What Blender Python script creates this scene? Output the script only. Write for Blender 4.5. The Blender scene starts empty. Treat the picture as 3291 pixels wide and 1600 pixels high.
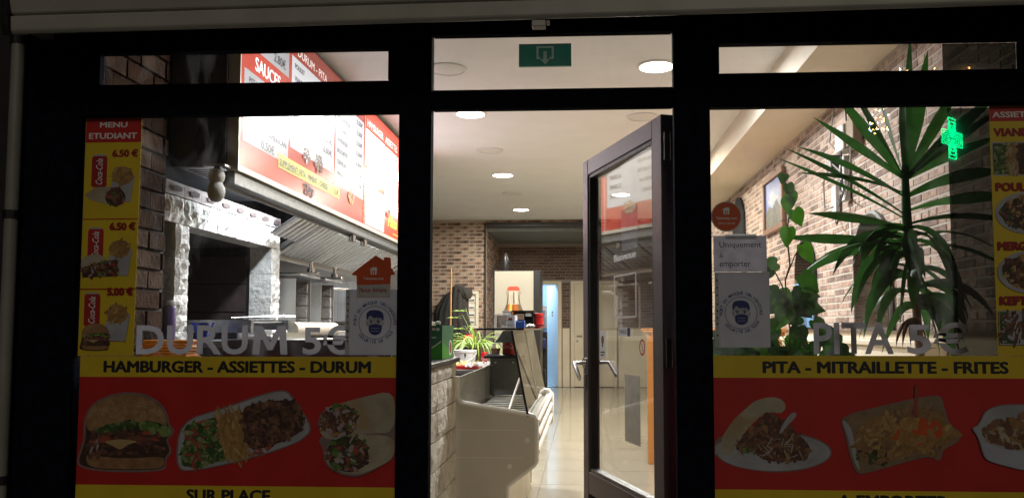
import bpy, bmesh, math, random
from mathutils import Vector, Matrix
R = math.radians
rnd = random.Random(7)
S = bpy.context.scene
COL = S.collection

# ---------------------------------------------------------------- camera, sky, light, exposure
cd = bpy.data.cameras.new('camera'); cam = bpy.data.objects.new('camera', cd); COL.objects.link(cam)
cam.location = (0, -3.04, 1.2); cam.rotation_euler = (R(93.7), 0, R(2.93))
cd.sensor_width = 36; cd.lens = 28.44; cd.shift_x = -0.0293; cd.shift_y = 0.0264
cd.clip_start = 0.05; cd.clip_end = 600
S.camera = cam
W = bpy.data.worlds.new('World'); S.world = W; W.use_nodes = True
nt = W.node_tree; bg = nt.nodes['Background']
sky = nt.nodes.new('ShaderNodeTexSky'); sky.sky_type = 'NISHITA'; sky.sun_disc = False
sky.sun_elevation = R(2); sky.sun_rotation = R(180)
hs = nt.nodes.new('ShaderNodeHueSaturation'); hs.inputs['Saturation'].default_value = 0.35
nt.links.new(sky.outputs[0], hs.inputs['Color']); nt.links.new(hs.outputs[0], bg.inputs['Color'])
bg.inputs['Strength'].default_value = 0.007
sl = bpy.data.lights.new('sun', 'SUN'); sl.energy = 0.34; sl.angle = R(20); sl.color = (1, .9, .75)
so = bpy.data.objects.new('sun', sl); COL.objects.link(so); so.rotation_euler = (R(58), 0, R(14))
S.view_settings.view_transform = 'Standard'; S.view_settings.look = 'None'
S.view_settings.exposure = 0.0; S.view_settings.gamma = 1
S.cycles.max_bounces = 8; S.cycles.diffuse_bounces = 4; S.cycles.glossy_bounces = 4
S.cycles.transparent_max_bounces = 24; S.cycles.sample_clamp_indirect = 4
S.cycles.caustics_reflective = False; S.cycles.caustics_refractive = False

# ---------------------------------------------------------------- materials
MATS = {}
def pm(name, col, rough=.5, metal=0, var=.12, scale=30, bump=0, bscale=None, emit=None, es=0, spec=.5, sheen=0, stretch=None, coat=0, trans=0, dark=None, darkscale=6):
    if name in MATS: return MATS[name]
    m = bpy.data.materials.new(name); m.use_nodes = True; t = m.node_tree; b = t.nodes['Principled BSDF']
    b.inputs['Roughness'].default_value = rough; b.inputs['Metallic'].default_value = metal
    b.inputs['Specular IOR Level'].default_value = spec; b.inputs['Coat Weight'].default_value = coat
    tc = t.nodes.new('ShaderNodeTexCoord'); src = tc.outputs['Object']
    if stretch:
        mp = t.nodes.new('ShaderNodeMapping'); mp.inputs['Scale'].default_value = stretch
        t.links.new(src, mp.inputs[0]); src = mp.outputs[0]
    n = t.nodes.new('ShaderNodeTexNoise'); n.inputs['Scale'].default_value = scale; n.inputs['Detail'].default_value = 5
    t.links.new(src, n.inputs['Vector'])
    r = t.nodes.new('ShaderNodeValToRGB')
    r.color_ramp.elements[0].position = .3; r.color_ramp.elements[1].position = .7
    c0 = tuple(max(0, c*(1-var)) for c in col); c1 = tuple(min(1, c*(1+var)) for c in col)
    r.color_ramp.elements[0].color = (*c0, 1); r.color_ramp.elements[1].color = (*c1, 1)
    t.links.new(n.outputs[0], r.inputs[0]); cs = r.outputs[0]
    if dark:
        n2 = t.nodes.new('ShaderNodeTexNoise'); n2.inputs['Scale'].default_value = darkscale; n2.inputs['Detail'].default_value = 3
        t.links.new(src, n2.inputs['Vector'])
        mr = t.nodes.new('ShaderNodeMapRange'); mr.inputs[1].default_value = .5; mr.inputs[2].default_value = .68
        t.links.new(n2.outputs[0], mr.inputs[0])
        mx = t.nodes.new('ShaderNodeMix'); mx.data_type = 'RGBA'
        t.links.new(mr.outputs[0], mx.inputs[0]); t.links.new(cs, mx.inputs[6]); mx.inputs[7].default_value = (*dark, 1)
        cs = mx.outputs[2]
    t.links.new(cs, b.inputs['Base Color'])
    if emit:
        b.inputs['Emission Color'].default_value = (*emit, 1); b.inputs['Emission Strength'].default_value = es
    if bump:
        nb = t.nodes.new('ShaderNodeTexNoise'); nb.inputs['Scale'].default_value = bscale or scale; nb.inputs['Detail'].default_value = 8
        t.links.new(src, nb.inputs['Vector'])
        bp = t.nodes.new('ShaderNodeBump'); bp.inputs['Strength'].default_value = bump; bp.inputs['Distance'].default_value = .02
        t.links.new(nb.outputs[0], bp.inputs['Height']); t.links.new(bp.outputs[0], b.inputs['Normal'])
    if trans:
        tr = t.nodes.new('ShaderNodeBsdfTranslucent'); t.links.new(cs, tr.inputs[0])
        ms = t.nodes.new('ShaderNodeMixShader'); ms.inputs[0].default_value = trans
        t.links.new(b.outputs[0], ms.inputs[1]); t.links.new(tr.outputs[0], ms.inputs[2])
        t.links.new(ms.outputs[0], t.nodes['Material Output'].inputs[0])
    MATS[name] = m; return m

def glass(name, tint=(1, 1, 1), f0=.04, rough=.0, film=0, filmcol=(.3, .3, .3), smudge=0):
    m = bpy.data.materials.new(name); m.use_nodes = True; t = m.node_tree; t.nodes.clear()
    o = t.nodes.new('ShaderNodeOutputMaterial'); tr = t.nodes.new('ShaderNodeBsdfTransparent'); tr.inputs[0].default_value = (*tint, 1)
    g = t.nodes.new('ShaderNodeBsdfGlossy'); g.inputs['Roughness'].default_value = rough
    lw = t.nodes.new('ShaderNodeLayerWeight'); lw.inputs[0].default_value = .5
    p = t.nodes.new('ShaderNodeMath'); p.operation = 'POWER'; p.inputs[1].default_value = 5
    t.links.new(lw.outputs['Facing'], p.inputs[0])
    ma = t.nodes.new('ShaderNodeMath'); ma.operation = 'MULTIPLY_ADD'; ma.inputs[1].default_value = 1-f0; ma.inputs[2].default_value = f0
    t.links.new(p.outputs[0], ma.inputs[0])
    base = tr.outputs[0]
    if film:
        d = t.nodes.new('ShaderNodeBsdfDiffuse'); d.inputs[0].default_value = (*filmcol, 1)
        m0 = t.nodes.new('ShaderNodeMixShader'); m0.inputs[0].default_value = film
        t.links.new(tr.outputs[0], m0.inputs[1]); t.links.new(d.outputs[0], m0.inputs[2]); base = m0.outputs[0]
    if smudge:
        tc = t.nodes.new('ShaderNodeTexCoord'); mp = t.nodes.new('ShaderNodeMapping'); mp.inputs['Scale'].default_value = (1, 1, .45); mp.inputs['Rotation'].default_value = (0, .5, 0)
        nz = t.nodes.new('ShaderNodeTexNoise'); nz.inputs['Scale'].default_value = 5; nz.inputs['Detail'].default_value = 9; nz.inputs['Roughness'].default_value = .7; nz.inputs['Distortion'].default_value = 1.2
        t.links.new(tc.outputs['Object'], mp.inputs[0]); t.links.new(mp.outputs[0], nz.inputs['Vector'])
        mr = t.nodes.new('ShaderNodeMapRange'); mr.inputs[1].default_value = .5; mr.inputs[2].default_value = .8; mr.inputs[4].default_value = smudge; t.links.new(nz.outputs[0], mr.inputs[0])
        tl = t.nodes.new('ShaderNodeBsdfTranslucent'); tl.inputs[0].default_value = (.8, .8, .8, 1)
        m1 = t.nodes.new('ShaderNodeMixShader'); t.links.new(mr.outputs[0], m1.inputs[0]); t.links.new(base, m1.inputs[1]); t.links.new(tl.outputs[0], m1.inputs[2]); base = m1.outputs[0]
    mx = t.nodes.new('ShaderNodeMixShader'); t.links.new(ma.outputs[0], mx.inputs[0])
    t.links.new(base, mx.inputs[1]); t.links.new(g.outputs[0], mx.inputs[2]); t.links.new(mx.outputs[0], o.inputs[0])
    MATS[name] = m; return m

def emis(name, col, s):
    if name in MATS: return MATS[name]
    m = bpy.data.materials.new(name); m.use_nodes = True; t = m.node_tree; t.nodes.clear()
    o = t.nodes.new('ShaderNodeOutputMaterial'); e = t.nodes.new('ShaderNodeEmission')
    e.inputs[0].default_value = (*col, 1); e.inputs[1].default_value = s; t.links.new(e.outputs[0], o.inputs[0])
    MATS[name] = m; return m

# ---------------------------------------------------------------- mesh helpers
class MB:
    def __init__(s): s.v = []; s.f = []; s.m = []; s.mats = []
    def mi(s, mat):
        if mat not in s.mats: s.mats.append(mat)
        return s.mats.index(mat)
    def poly(s, pts, mat=None, flip=False):
        i = len(s.v); s.v += [tuple(p) for p in pts]; idx = list(range(i, i+len(pts)))
        s.f.append(idx[::-1] if flip else idx); s.m.append(s.mi(mat) if mat else 0); return s
    def add(s, verts, faces, mat=None):
        i = len(s.v); s.v += [tuple(p) for p in verts]
        for f in faces: s.f.append([i+k for k in f]); s.m.append(s.mi(mat) if mat else 0)
        return s
    def box(s, x0, x1, y0, y1, z0, z1, mat=None, M=None):
        v = [(x, y, z) for z in (z0, z1) for x, y in ((x0, y0), (x1, y0), (x1, y1), (x0, y1))]
        if M: v = [M @ Vector(p) for p in v]
        return s.add(v, [(3, 2, 1, 0), (4, 5, 6, 7), (0, 1, 5, 4), (1, 2, 6, 5), (2, 3, 7, 6), (3, 0, 4, 7)], mat)
    def tube(s, pts, rad, n=8, mat=None, cap=True):
        pts = [Vector(p) for p in pts]; rings = []
        if not isinstance(rad, (list, tuple)): rad = [rad]*len(pts)
        up = None
        for i, p in enumerate(pts):
            d = (pts[min(i+1, len(pts)-1)]-pts[max(i-1, 0)]).normalized()
            a = up if up else (Vector((0, 0, 1)) if abs(d.z) < .9 else Vector((1, 0, 0)))
            u = d.cross(a).normalized(); w = u.cross(d).normalized(); up = w
            rings.append([p+(u*math.cos(2*math.pi*k/n)+w*math.sin(2*math.pi*k/n))*rad[i] for k in range(n)])
        v = [q for rg in rings for q in rg]; f = []
        for i in range(len(pts)-1):
            for k in range(n):
                f.append((i*n+k, (i+1)*n+k, (i+1)*n+(k+1) % n, i*n+(k+1) % n))
        if cap: f.append(tuple(range(n))); f.append(tuple((len(pts)-1)*n+k for k in reversed(range(n))))
        return s.add(v, f, mat)
    def lathe(s, prof, c=(0, 0, 0), n=20, mat=None, sx=1, sy=1):
        v = [(c[0]+r*sx*math.cos(2*math.pi*k/n), c[1]+r*sy*math.sin(2*math.pi*k/n), c[2]+z) for r, z in prof for k in range(n)]
        f = []
        for i in range(len(prof)-1):
            for k in range(n): f.append((i*n+k, i*n+(k+1) % n, (i+1)*n+(k+1) % n, (i+1)*n+k))
        f.append(tuple(reversed(range(n)))); f.append(tuple((len(prof)-1)*n+k for k in range(n)))
        return s.add(v, f, mat)
    def ball(s, c, r, n=14, mat=None, sx=1, sy=1, sz=1):
        prof = [(max(.001, r*math.sin(math.pi*i/8)), -r*sz*math.cos(math.pi*i/8)) for i in range(9)]
        return s.lathe(prof, c, n, mat, sx, sy)
    def prism(s, poly, f0, f1, mat=None):      # poly: 2d points; f0,f1 map (u,v) to the two ends
        n = len(poly); v = [f0(*p) for p in poly]+[f1(*p) for p in poly]
        f = [tuple(range(n)), tuple(n+k for k in reversed(range(n)))]+[(k, n+k, n+(k+1) % n, (k+1) % n) for k in range(n)]
        return s.add(v, f, mat)
    def mesh(s, name, mat=None):
        me = bpy.data.meshes.new(name); me.from_pydata(s.v, [], s.f)
        if s.mats:
            for m in s.mats: me.materials.append(m)
            me.polygons.foreach_set('material_index', s.m)
        elif mat: me.materials.append(mat)
        return me
    def build(s, name, mat=None, parent=None, smooth=False, bevel=0, recalc=True, seg=1):
        me = s.mesh(name, mat)
        if recalc or bevel:
            bm = bmesh.new(); bm.from_mesh(me)
            if bevel:
                bmesh.ops.remove_doubles(bm, verts=bm.verts, dist=1e-6)
                bmesh.ops.bevel(bm, geom=list(bm.edges), offset=bevel, segments=seg, affect='EDGES', profile=.5, clamp_overlap=True)
            bmesh.ops.recalc_face_normals(bm, faces=bm.faces)
            bm.to_mesh(me); bm.free()
        if smooth:
            me.shade_smooth()
            try: me.set_sharp_from_angle(angle=R(40))
            except Exception: pass
        return link(name, me, parent)
def link(name, me, parent=None):
    o = bpy.data.objects.new(name, me); COL.objects.link(o)
    if parent:
        o.parent = parent
        if parent.type == 'EMPTY': o.matrix_parent_inverse = parent.matrix_basis.inverted()
    return o
def tag(o, label, cat, group=None):
    o['label'] = label; o['category'] = cat
    if group: o['group'] = group
    return o
def thing(name, label, cat, loc=(0, 0, 0), group=None):
    o = bpy.data.objects.new(name, None); COL.objects.link(o); o.location = loc; o.empty_display_size = .05
    return tag(o, label, cat, group)
def struct(o): o['kind'] = 'structure'; return o
def bx(name, dims, mat, parent=None, bevel=0.0): return MB().box(*dims).build(name, mat, parent, bevel=bevel)

# text as flat mesh pieces, fitted into a box of a print plane
TMP = bpy.data.scenes.new('type_setting')
def text_mb(txt, bold=0, shear=0):
    cu = bpy.data.curves.new('t', 'FONT'); cu.body = txt; cu.size = 1; cu.offset = bold; cu.shear = shear; cu.resolution_u = 3
    ob = bpy.data.objects.new('t', cu); TMP.collection.objects.link(ob)
    TMP.view_layers[0].update()
    me = bpy.data.meshes.new_from_object(ob.evaluated_get(TMP.view_layers[0].depsgraph))
    V = [(v.co.x, v.co.y) for v in me.vertices]; F = [tuple(p.vertices) for p in me.polygons]
    bpy.data.objects.remove(ob); bpy.data.curves.remove(cu); bpy.data.meshes.remove(me)
    return V, F
class Print:
    """flat print on a plane; P(u,v,n) gives the point, n = height of the ink layer"""
    def __init__(s, P): s.P = P; s.n = .0006
    def step(s): s.n += .00012; return s.n
    def shape(s, name, pts, mat, parent, n=None):
        n = n or s.step(); return MB().poly([s.P(u, v, n) for u, v in pts]).build(name, mat, parent, recalc=False)
    def rect(s, name, u0, u1, v0, v1, mat, parent): return s.shape(name, [(u0, v0), (u1, v0), (u1, v1), (u0, v1)], mat, parent)
    def text(s, name, txt, u0, u1, v0, v1, mat, parent, bold=.0, shear=0, rot=0, n=None, split=False, off=0):
        V, F = text_mb(txt, off, shear)
        if not V: return None
        ly = [0]*len(V)
        if bold:
            V0, F0 = V, F; V, F, ly = [], [], []; b_ = bold*1.6
            for c_, (ox, oy) in enumerate(((0, 0), (b_, 0), (-b_, 0), (0, b_*.7), (0, -b_*.7), (b_*.7, b_*.5), (-b_*.7, -b_*.5), (b_*.7, -b_*.5), (-b_*.7, b_*.5))):
                F += [tuple(i+len(V) for i in f) for f in F0]; V += [(x+ox, y+oy) for x, y in V0]; ly += [c_]*len(V0)
        xs = [p[0] for p in V]; ys = [p[1] for p in V]; x0, x1, y0, y1 = min(xs), max(xs), min(ys), max(ys)
        n = n or s.step(); out = []
        for (x, y), c_ in zip(V, ly):
            a = (x-x0)/(x1-x0); b = (y-y0)/(y1-y0)
            if rot: a, b = 1-b, a
            out.append(s.P(u0+a*(u1-u0), v0+b*(v1-v0), n+c_*.000008))
        if not split: return MB().add(out, F).build(name, mat, parent, recalc=False)
        par = list(range(len(out)))
        def find(a):
            while par[a] != a: par[a] = par[par[a]]; a = par[a]
            return a
        for f in F:
            for a in f[1:]: par[find(a)] = find(f[0])
        rng = {}
        for f in F:
            for i in f:
                g = find(i); x = V[i][0]; lo, hi = rng.get(g, (x, x)); rng[g] = (min(lo, x), max(hi, x))
        gs = sorted(rng, key=lambda g: rng[g][0]); cur = None
        for g in gs:
            if cur is not None and rng[g][0] < rng[cur][1]-.01: par[g] = cur; rng[cur] = (rng[cur][0], max(rng[cur][1], rng[g][1]))
            else: cur = g
        for g in sorted({find(f[0]) for f in F}):
            ids = [i for i in range(len(out)) if find(i) == g]; ix = {v: k for k, v in enumerate(ids)}
            MB().add([out[i] for i in ids], [tuple(ix[i] for i in f) for f in F if find(f[0]) == g]).build(name, mat, parent, recalc=False)
    def arc(s, name, txt, cu, cv, rad, a0, a1, h, mat, parent, bold=.02, inside=False):
        n = s.step(); mb = MB(); ch = [c for c in txt]
        for i, c in enumerate(ch):
            if c == ' ': continue
            V, F = text_mb(c, bold); a = R(a0+(a1-a0)*(i+.5)/len(ch))
            xs = [p[0] for p in V]; mxx = (min(xs)+max(xs))/2
            out = []
            for x, y in V:
                lx = (x-mxx)*h*1.35; ly = y*h*1.35
                if inside: ux, uy = -math.sin(a), math.cos(a); rr = (-math.cos(a), -math.sin(a))
                else: ux, uy = math.sin(a), -math.cos(a); rr = (math.cos(a), math.sin(a))
                out.append(s.P(cu+rad*math.cos(a)+ux*lx+rr[0]*ly, cv+rad*math.sin(a)+uy*lx+rr[1]*ly, n))
            mb.add(out, F)
        return mb.build(name, mat, parent, recalc=False)
    def ell(s, name, cu, cv, ru, rv, mat, parent, n=28, rot=0, jag=0):
        pts = []
        for k in range(n):
            a = 2*math.pi*k/n; j = 1+rnd.uniform(-jag, jag); x = ru*math.cos(a)*j; y = rv*math.sin(a)*j
            pts.append((cu+x*math.cos(rot)-y*math.sin(rot), cv+x*math.sin(rot)+y*math.cos(rot)))
        return s.shape(name, pts, mat, parent)
    def ring(s, name, cu, cv, r0, r1, mat, parent, n=48):
        d = s.step(); mb = MB()
        for k in range(n):
            a, b = 2*math.pi*k/n, 2*math.pi*(k+1)/n
            mb.poly([s.P(cu+r*math.cos(t), cv+r*math.sin(t), d) for r, t in ((r0, a), (r1, a), (r1, b), (r0, b))])
        return mb.build(name, mat, parent, recalc=False)
    def bits(s, name, poly, mats, num, size, asp, parent, ang=None, fat=.3, base=None):
        if base: s.shape(name+'_bed', poly, base, parent)
        """scattered small printed scraps inside poly (shredded meat, chips, salad)"""
        mb = MB(); us = [p[0] for p in poly]; vs = [p[1] for p in poly]; k = 0; tries = 0; d = s.step()
        while k < num and tries < num*30:
            tries += 1
            u = rnd.uniform(min(us), max(us)); v = rnd.uniform(min(vs), max(vs))
            if not inside(u, v, poly): continue
            L = size*rnd.uniform(.5, 1.3); w = L*asp*rnd.uniform(.6, 1.3)
            a = rnd.uniform(0, math.pi) if ang is None else ang+rnd.gauss(0, fat)
            ca, sa = math.cos(a), math.sin(a); pts = []
            for q in range(7):
                t = 2*math.pi*q/7; x = L/2*math.cos(t)*rnd.uniform(.75, 1.15); y = w/2*math.sin(t)*rnd.uniform(.7, 1.2)
                pts.append(s.P(u+x*ca-y*sa, v+x*sa+y*ca, d+k*.000004))
            mb.poly(pts, rnd.choice(mats)); k += 1
        s.n = d+num*.000004
        o = mb.build(name, None, parent, recalc=False); o['kind'] = 'stuff'; return o
def inside(u, v, poly):
    c = False; j = len(poly)-1
    for i in range(len(poly)):
        (a, b), (e, f) = poly[i], poly[j]
        if (b > v) != (f > v) and u < (e-a)*(v-b)/(f-b)+a: c = not c
        j = i
    return c
def blob(cu, cv, ru, rv, n=18, jag=.06, seed=1):
    q = random.Random(seed); return [(cu+ru*math.cos(2*math.pi*k/n)*(1+q.uniform(-jag, jag)), cv+rv*math.sin(2*math.pi*k/n)*(1+q.uniform(-jag, jag))) for k in range(n)]

# ---------------------------------------------------------------- the palette
black_al = pm('black_aluminium', (.005, .0065, .012), .8, 0, .4, 30, spec=.02)
plum_al = pm('door_aluminium', (.13, .10, .115), .32, .15, .12, 80, spec=.5)
steel = pm('brushed_steel', (.55, .56, .57), .32, 1, .12, 40, stretch=(1, 1, 12))
dsteel = pm('dull_steel', (.22, .23, .24), .4, .9, .2, 30)
chrome = pm('satin_chrome', (.7, .69, .67), .2, 1, .05, 20)
black = pm('black_plastic', (.012, .012, .013), .4, 0, .3, 40)
darkwall = pm('dark_wall', (.03, .03, .032), .7, 0, .3, 12)
cream = pm('cream_paint', (.66, .58, .44), .55, 0, .06, 5)
ceilm = pm('ceiling_paint', (.74, .76, .80), .8, 0, .03, 3)
white = pm('white_plastic', (.75, .74, .72), .4, 0, .05, 20)
paper = pm('paper_sheet', (.5, .5, .53), .7, 0, .06, 9, trans=.35)
red = pm('red_gloss', (.55, .02, .02), .35, 0, .1, 20)
vred = pm('print_red', (.46, .016, .014), .55, 0, .1, 6)
vyel = pm('print_yellow', (.68, .49, .02), .55, 0, .08, 6)
vblack = pm('print_black', (.012, .012, .014), .6, 0, .2, 20)
vwhite = pm('print_white', (.72, .72, .72), .6, 0, .05, 20)
halo = pm('print_halo', (0.222, 0.148, 0.148), .6, 0, .15, 20)
plate = pm('print_plate', (0.362, 0.362, 0.399), .6, 0, .18, 8)
bun = pm('print_bun', (0.337, 0.197, 0.093), .6, 0, .3, 40, dark=(.28, .12, .035), darkscale=9)
bunlow = pm('print_bun_low', (0.282, 0.147, 0.068), .6, 0, .3, 30)
tort = pm('print_tortilla', (0.386, 0.337, 0.257), .6, 0, .2, 14, dark=(.36, .26, .14), darkscale=10)
meats = [pm('print_meat%d' % i, c, .6, 0, .35, 60) for i, c in enumerate([(0.095, 0.041, 0.026), (0.149, 0.068, 0.041), (0.054, 0.024, 0.017), (0.205, 0.102, 0.060), (0.115, 0.043, 0.037)])]
greens = [pm('print_green%d' % i, c, .6, 0, .3, 60) for i, c in enumerate([(0.091, 0.164, 0.037), (0.191, 0.251, 0.083), (0.040, 0.081, 0.021), (0.277, 0.301, 0.157)])]
fries = [pm('print_fries%d' % i, c, .6, 0, .25, 60) for i, c in enumerate([(0.375, 0.225, 0.075), (0.428, 0.296, 0.116), (0.284, 0.152, 0.050), (0.339, 0.182, 0.056)])]
tomato = pm('print_tomato', (0.328, 0.064, 0.040), .6, 0, .25, 40)
onion = pm('print_onion', (0.352, 0.279, 0.291), .6, 0, .2, 40)
cheese = pm('print_cheese', (0.423, 0.300, 0.141), .6, 0, .1, 30)
orange = pm('print_orange', (.55, .075, .012), .55, 0, .08, 10)
navy = pm('print_navy', (.025, .035, .17), .6, 0, .15, 20)
frost = pm('frosted_vinyl', (.21, .205, .222), .8, 0, .06, 12, trans=.45)
clear = glass('window_glass', smudge=.045)
# ================================================================= LARGE STRUCTURE
pave = pm('pavement', (.12, .115, .11), .8, 0, .25, 8, bump=.3, bscale=120)
struct(MB().box(-60, 60, -120, -.02, -.5, -.2).build('pavement', pave))
# floor with separate polished tiles
fl = struct(bx('floor', (-2.95, 1.9, .07, 13.75, -.12, -.004), pm('grout', (.11, .095, .07), .9), None))
tilemats = [pm('floor_tile%d' % i, (.335*k, .30*k, .225*k), .2, 0, .07, 2.5, coat=.2, spec=.5, dark=(.29*k, .26*k, .20*k), darkscale=1.3) for i, k in enumerate((1, .97, 1.03))]
T = .6; tms = []
for m in tilemats: tms.append(MB().box(.0025, T-.0025, .0025, T-.0025, -.012, 0).mesh('floor_tile', m))
for i in range(-4, 4):
    for j in range(22):
        o = link('floor_tile', rnd.choice(tms), fl); o.location = (-.335+i*T, .3+j*T, 0)
# ceiling and soffit
struct(bx('ceiling', (-2.95, 1.42, .07, 11.4, 3.15, 3.3), ceilm))
struct(bx('soffit', (1.42, 1.9, .07, 11.4, 2.9, 3.299), pm('soffit_paint', (.7, .64, .53), .8, 0, .03, 3)))
# facade wall around the shopfront
struct(MB().box(-4.5, -2.18, -.02, .07, -.3, 4.2).box(2.05, 4.5, -.02, .07, -.3, 4.2).box(-2.18, 2.05, -.02, .07, 2.62, 4.2).build('facade_wall', pm('facade_render', (.02, .02, .022), .85, 0, .3, 10, bump=.2, bscale=80)))

# ---- brick cladding: single bricks, the ones that show largest as parts, the rest joined
brickcols = [(.385, .265, .20), (.43, .31, .245), (.31, .215, .165), (.46, .35, .28), (.37, .275, .22), (.21, .145, .115)]
bmats = [pm('brick%d' % i, c, .85, 0, .28, 26, bump=.45, bscale=70, dark=(c[0]*.45, c[1]*.42, c[2]*.42), darkscale=7) for i, c in enumerate(brickcols)]
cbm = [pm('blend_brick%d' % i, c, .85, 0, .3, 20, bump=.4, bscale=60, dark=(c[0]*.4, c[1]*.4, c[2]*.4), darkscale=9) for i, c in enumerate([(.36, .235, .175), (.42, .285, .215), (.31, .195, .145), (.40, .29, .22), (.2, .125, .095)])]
mortar = pm('mortar', (.44, .40, .34), .9, 0, .12, 40, bump=.2, bscale=90)
def bricks(parent, P, u0, u1, v0, v1, pu, pv, joint, mats, score, limit=300, depth=.012, split=.0, holes=()):
    q = random.Random(int(abs(u0*100+v1*37))+5); L = []
    nrow = int((v1-v0)/pv)
    for r in range(nrow):
        u = u0-(pu*.5 if r % 2 else 0)-q.uniform(0, pu*.1); v = v0+r*pv
        while u < u1:
            w = pu*(.5 if q.random() < split else 1); a, b = max(u, u0), min(u+w-joint, u1); u += w
            if b-a < .02: continue
            if any(a < h[1] and b > h[0] and v < h[3] and v+pv > h[2] for h in holes): continue
            L.append((a, b, v, v+pv-joint, depth*q.uniform(.6, 1.1), q.choice(mats)))
    L.sort(key=lambda k: -score(k)); cache = {}
    for k, (a, b, c, d, n, m) in enumerate(L[:limit]):
        key = (round(b-a, 3), m.name, k % 2)
        if key not in cache:
            w, h, j = b-a, d-c, .0018
            mb = MB(); jj = lambda: q.uniform(-j, j)
            bot = [(0, 0), (w, 0), (w, h), (0, h)]; e = .003
            top = [(e+jj(), e+jj()), (w-e+jj(), e+jj()), (w-e+jj(), h-e+jj()), (e+jj(), h-e+jj())]
            o0 = Vector(P(a, c, 0))
            v = [Vector(P(a+s, c+t, -.004))-o0 for s, t in bot]+[Vector(P(a+s, c+t, n))-o0 for s, t in top]
            mb.add(v, [(0, 1, 2, 3), (4, 5, 6, 7), (0, 1, 5, 4), (1, 2, 6, 5), (2, 3, 7, 6), (3, 0, 4, 7)])
            me = mb.mesh('brick', m); bm = bmesh.new(); bm.from_mesh(me); bmesh.ops.recalc_face_normals(bm, faces=bm.faces); bm.to_mesh(me); bm.free()
            cache[key] = me
        o = link('brick', cache[key], parent); o.location = P(a, c, 0)
    if len(L) > limit:
        mb = MB(); e = .003
        for a, b, c, d, n, m in L[limit:]:
            v = [P(s, t, -.004) for s, t in ((a, c), (b, c), (b, d), (a, d))]+[P(s, t, n) for s, t in ((a+e, c+e), (b-e, c+e), (b-e, d-e), (a+e, d-e))]
            mb.add(v, [(4, 5, 6, 7), (0, 1, 5, 4), (1, 2, 6, 5), (2, 3, 7, 6), (3, 0, 4, 7)], m)
        o = mb.build('brickwork', None, parent); o['kind'] = 'stuff'
# right wall
rw = struct(bx('wall_right', (1.9, 2.05, .071, 13.75, 0, 3.3), mortar))
bricks(rw, lambda u, v, n: (1.9-n, u, v), .08, 11.38, 1.19, 2.895, .2, .0515, .0105, bmats, lambda k: 1/(k[0]+3)**3*(1 if .8 < k[0] else .2), split=.25, depth=.004)
bx('dado_panel', (1.865, 1.899, .08, 11.38, 0, 1.17), cream, rw); bx('dado_rail', (1.85, 1.9, .08, 11.38, 1.17, 1.188), pm('rail_brown', (.12, .08, .05), .5), rw)
bx('skirting', (1.855, 1.8648, .08, 11.38, 0, .09), dsteel, rw)
# left wall: brick pier by the window, then kitchen wall
lw = struct(bx('wall_left', (-2.35, -2.2, .071, 1.08, 0, 3.3), pm('dark_mortar', (.05, .04, .035), .9)))
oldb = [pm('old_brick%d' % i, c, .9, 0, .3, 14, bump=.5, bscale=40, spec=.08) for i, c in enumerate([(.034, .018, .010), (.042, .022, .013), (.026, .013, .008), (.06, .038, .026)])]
bricks(lw, lambda u, v, n: (-2.2+n, u, v), .08, 1.06, .9, 3.14, .24, .1, .012, oldb, lambda k: 1, depth=.02)
tilew = pm('kitchen_tile', (.16, .165, .18), .25, 0, .15, 6)
kw = struct(bx('wall_kitchen', (-3.1, -2.95, 1.08, 11.4, 0, 3.3), pm('tile_joint', (.06, .06, .065), .8)))
ktm = MB().box(0, .012, .003, .297, .003, .297).mesh('wall_tile', tilew)
for i in range(20):
    for j in range(6):
        o = link('wall_tile', ktm, kw); o.location = (-2.95, 2.9+i*.3, .9+j*.3)
struct(bx('wall_pier_back', (-2.95, -2.35, 1.0, 1.08, 0, 3.3), darkwall))
# back wall (left part), lintel strip and alcove behind
P_back = lambda u, v, n: (u, 11.4-n, v)
bw = struct(MB().box(-2.95, -1.75, 11.4, 11.55, 0, 3.3).box(-1.75, 1.9, 11.4, 11.55, 3.1, 3.3).build('wall_back', mortar))
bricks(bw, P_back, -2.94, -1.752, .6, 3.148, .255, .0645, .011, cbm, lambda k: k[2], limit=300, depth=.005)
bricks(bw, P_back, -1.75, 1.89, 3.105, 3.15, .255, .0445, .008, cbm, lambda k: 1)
bx('edge_trim', (-1.768, -1.742, 11.36, 11.398, 0, 3.09), pm('dark_wood', (.05, .028, .016), .5), bw)
bx('beam', (-1.74, 1.89, 11.37, 11.6, 3.03, 3.098), pm('beam_steel', (.05, .05, .055), .5), bw)
ac = struct(bx('alcove_ceiling', (-1.8, 1.9, 11.55, 13.7, 2.96, 3.1), pm('alcove_shade', (.16, .165, .16), .8)))  # ceiling colour darkened, the alcove's shade is put into it
aw = struct(bx('alcove_side_wall', (-1.9, -1.77, 11.55, 13.85, 0, 3.0), mortar))
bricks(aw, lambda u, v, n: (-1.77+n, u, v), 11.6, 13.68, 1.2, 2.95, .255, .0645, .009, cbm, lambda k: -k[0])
ab = struct(MB().box(-1.77, -1.13, 13.72, 13.85, 0, 3.0).box(-.52, 1.9, 13.72, 13.85, 0, 3.0).box(-1.13, -.52, 13.72, 13.85, 2.11, 3.0).build('alcove_back_wall', pm('grey_mortar', (.3, .27, .24), .9)))
P_ab = lambda u, v, n: (u, 13.72-n, v)
abh = ((-1.8, -.44, -1, 2.2), (-.28, .7, -1, 2.2))
bricks(ab, P_ab, -1.76, 1.88, 1.22, 2.95, .235, .062, .008, [pm('shaded_brick%d' % i, c, .9, 0, .3, 20) for i, c in enumerate([(.14, .09, .07), (.17, .11, .085), (.11, .07, .055)])], lambda k: -abs(k[0]+.3), holes=abh)  # same brick as the shop, colours darkened to carry the alcove's shade
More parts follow.
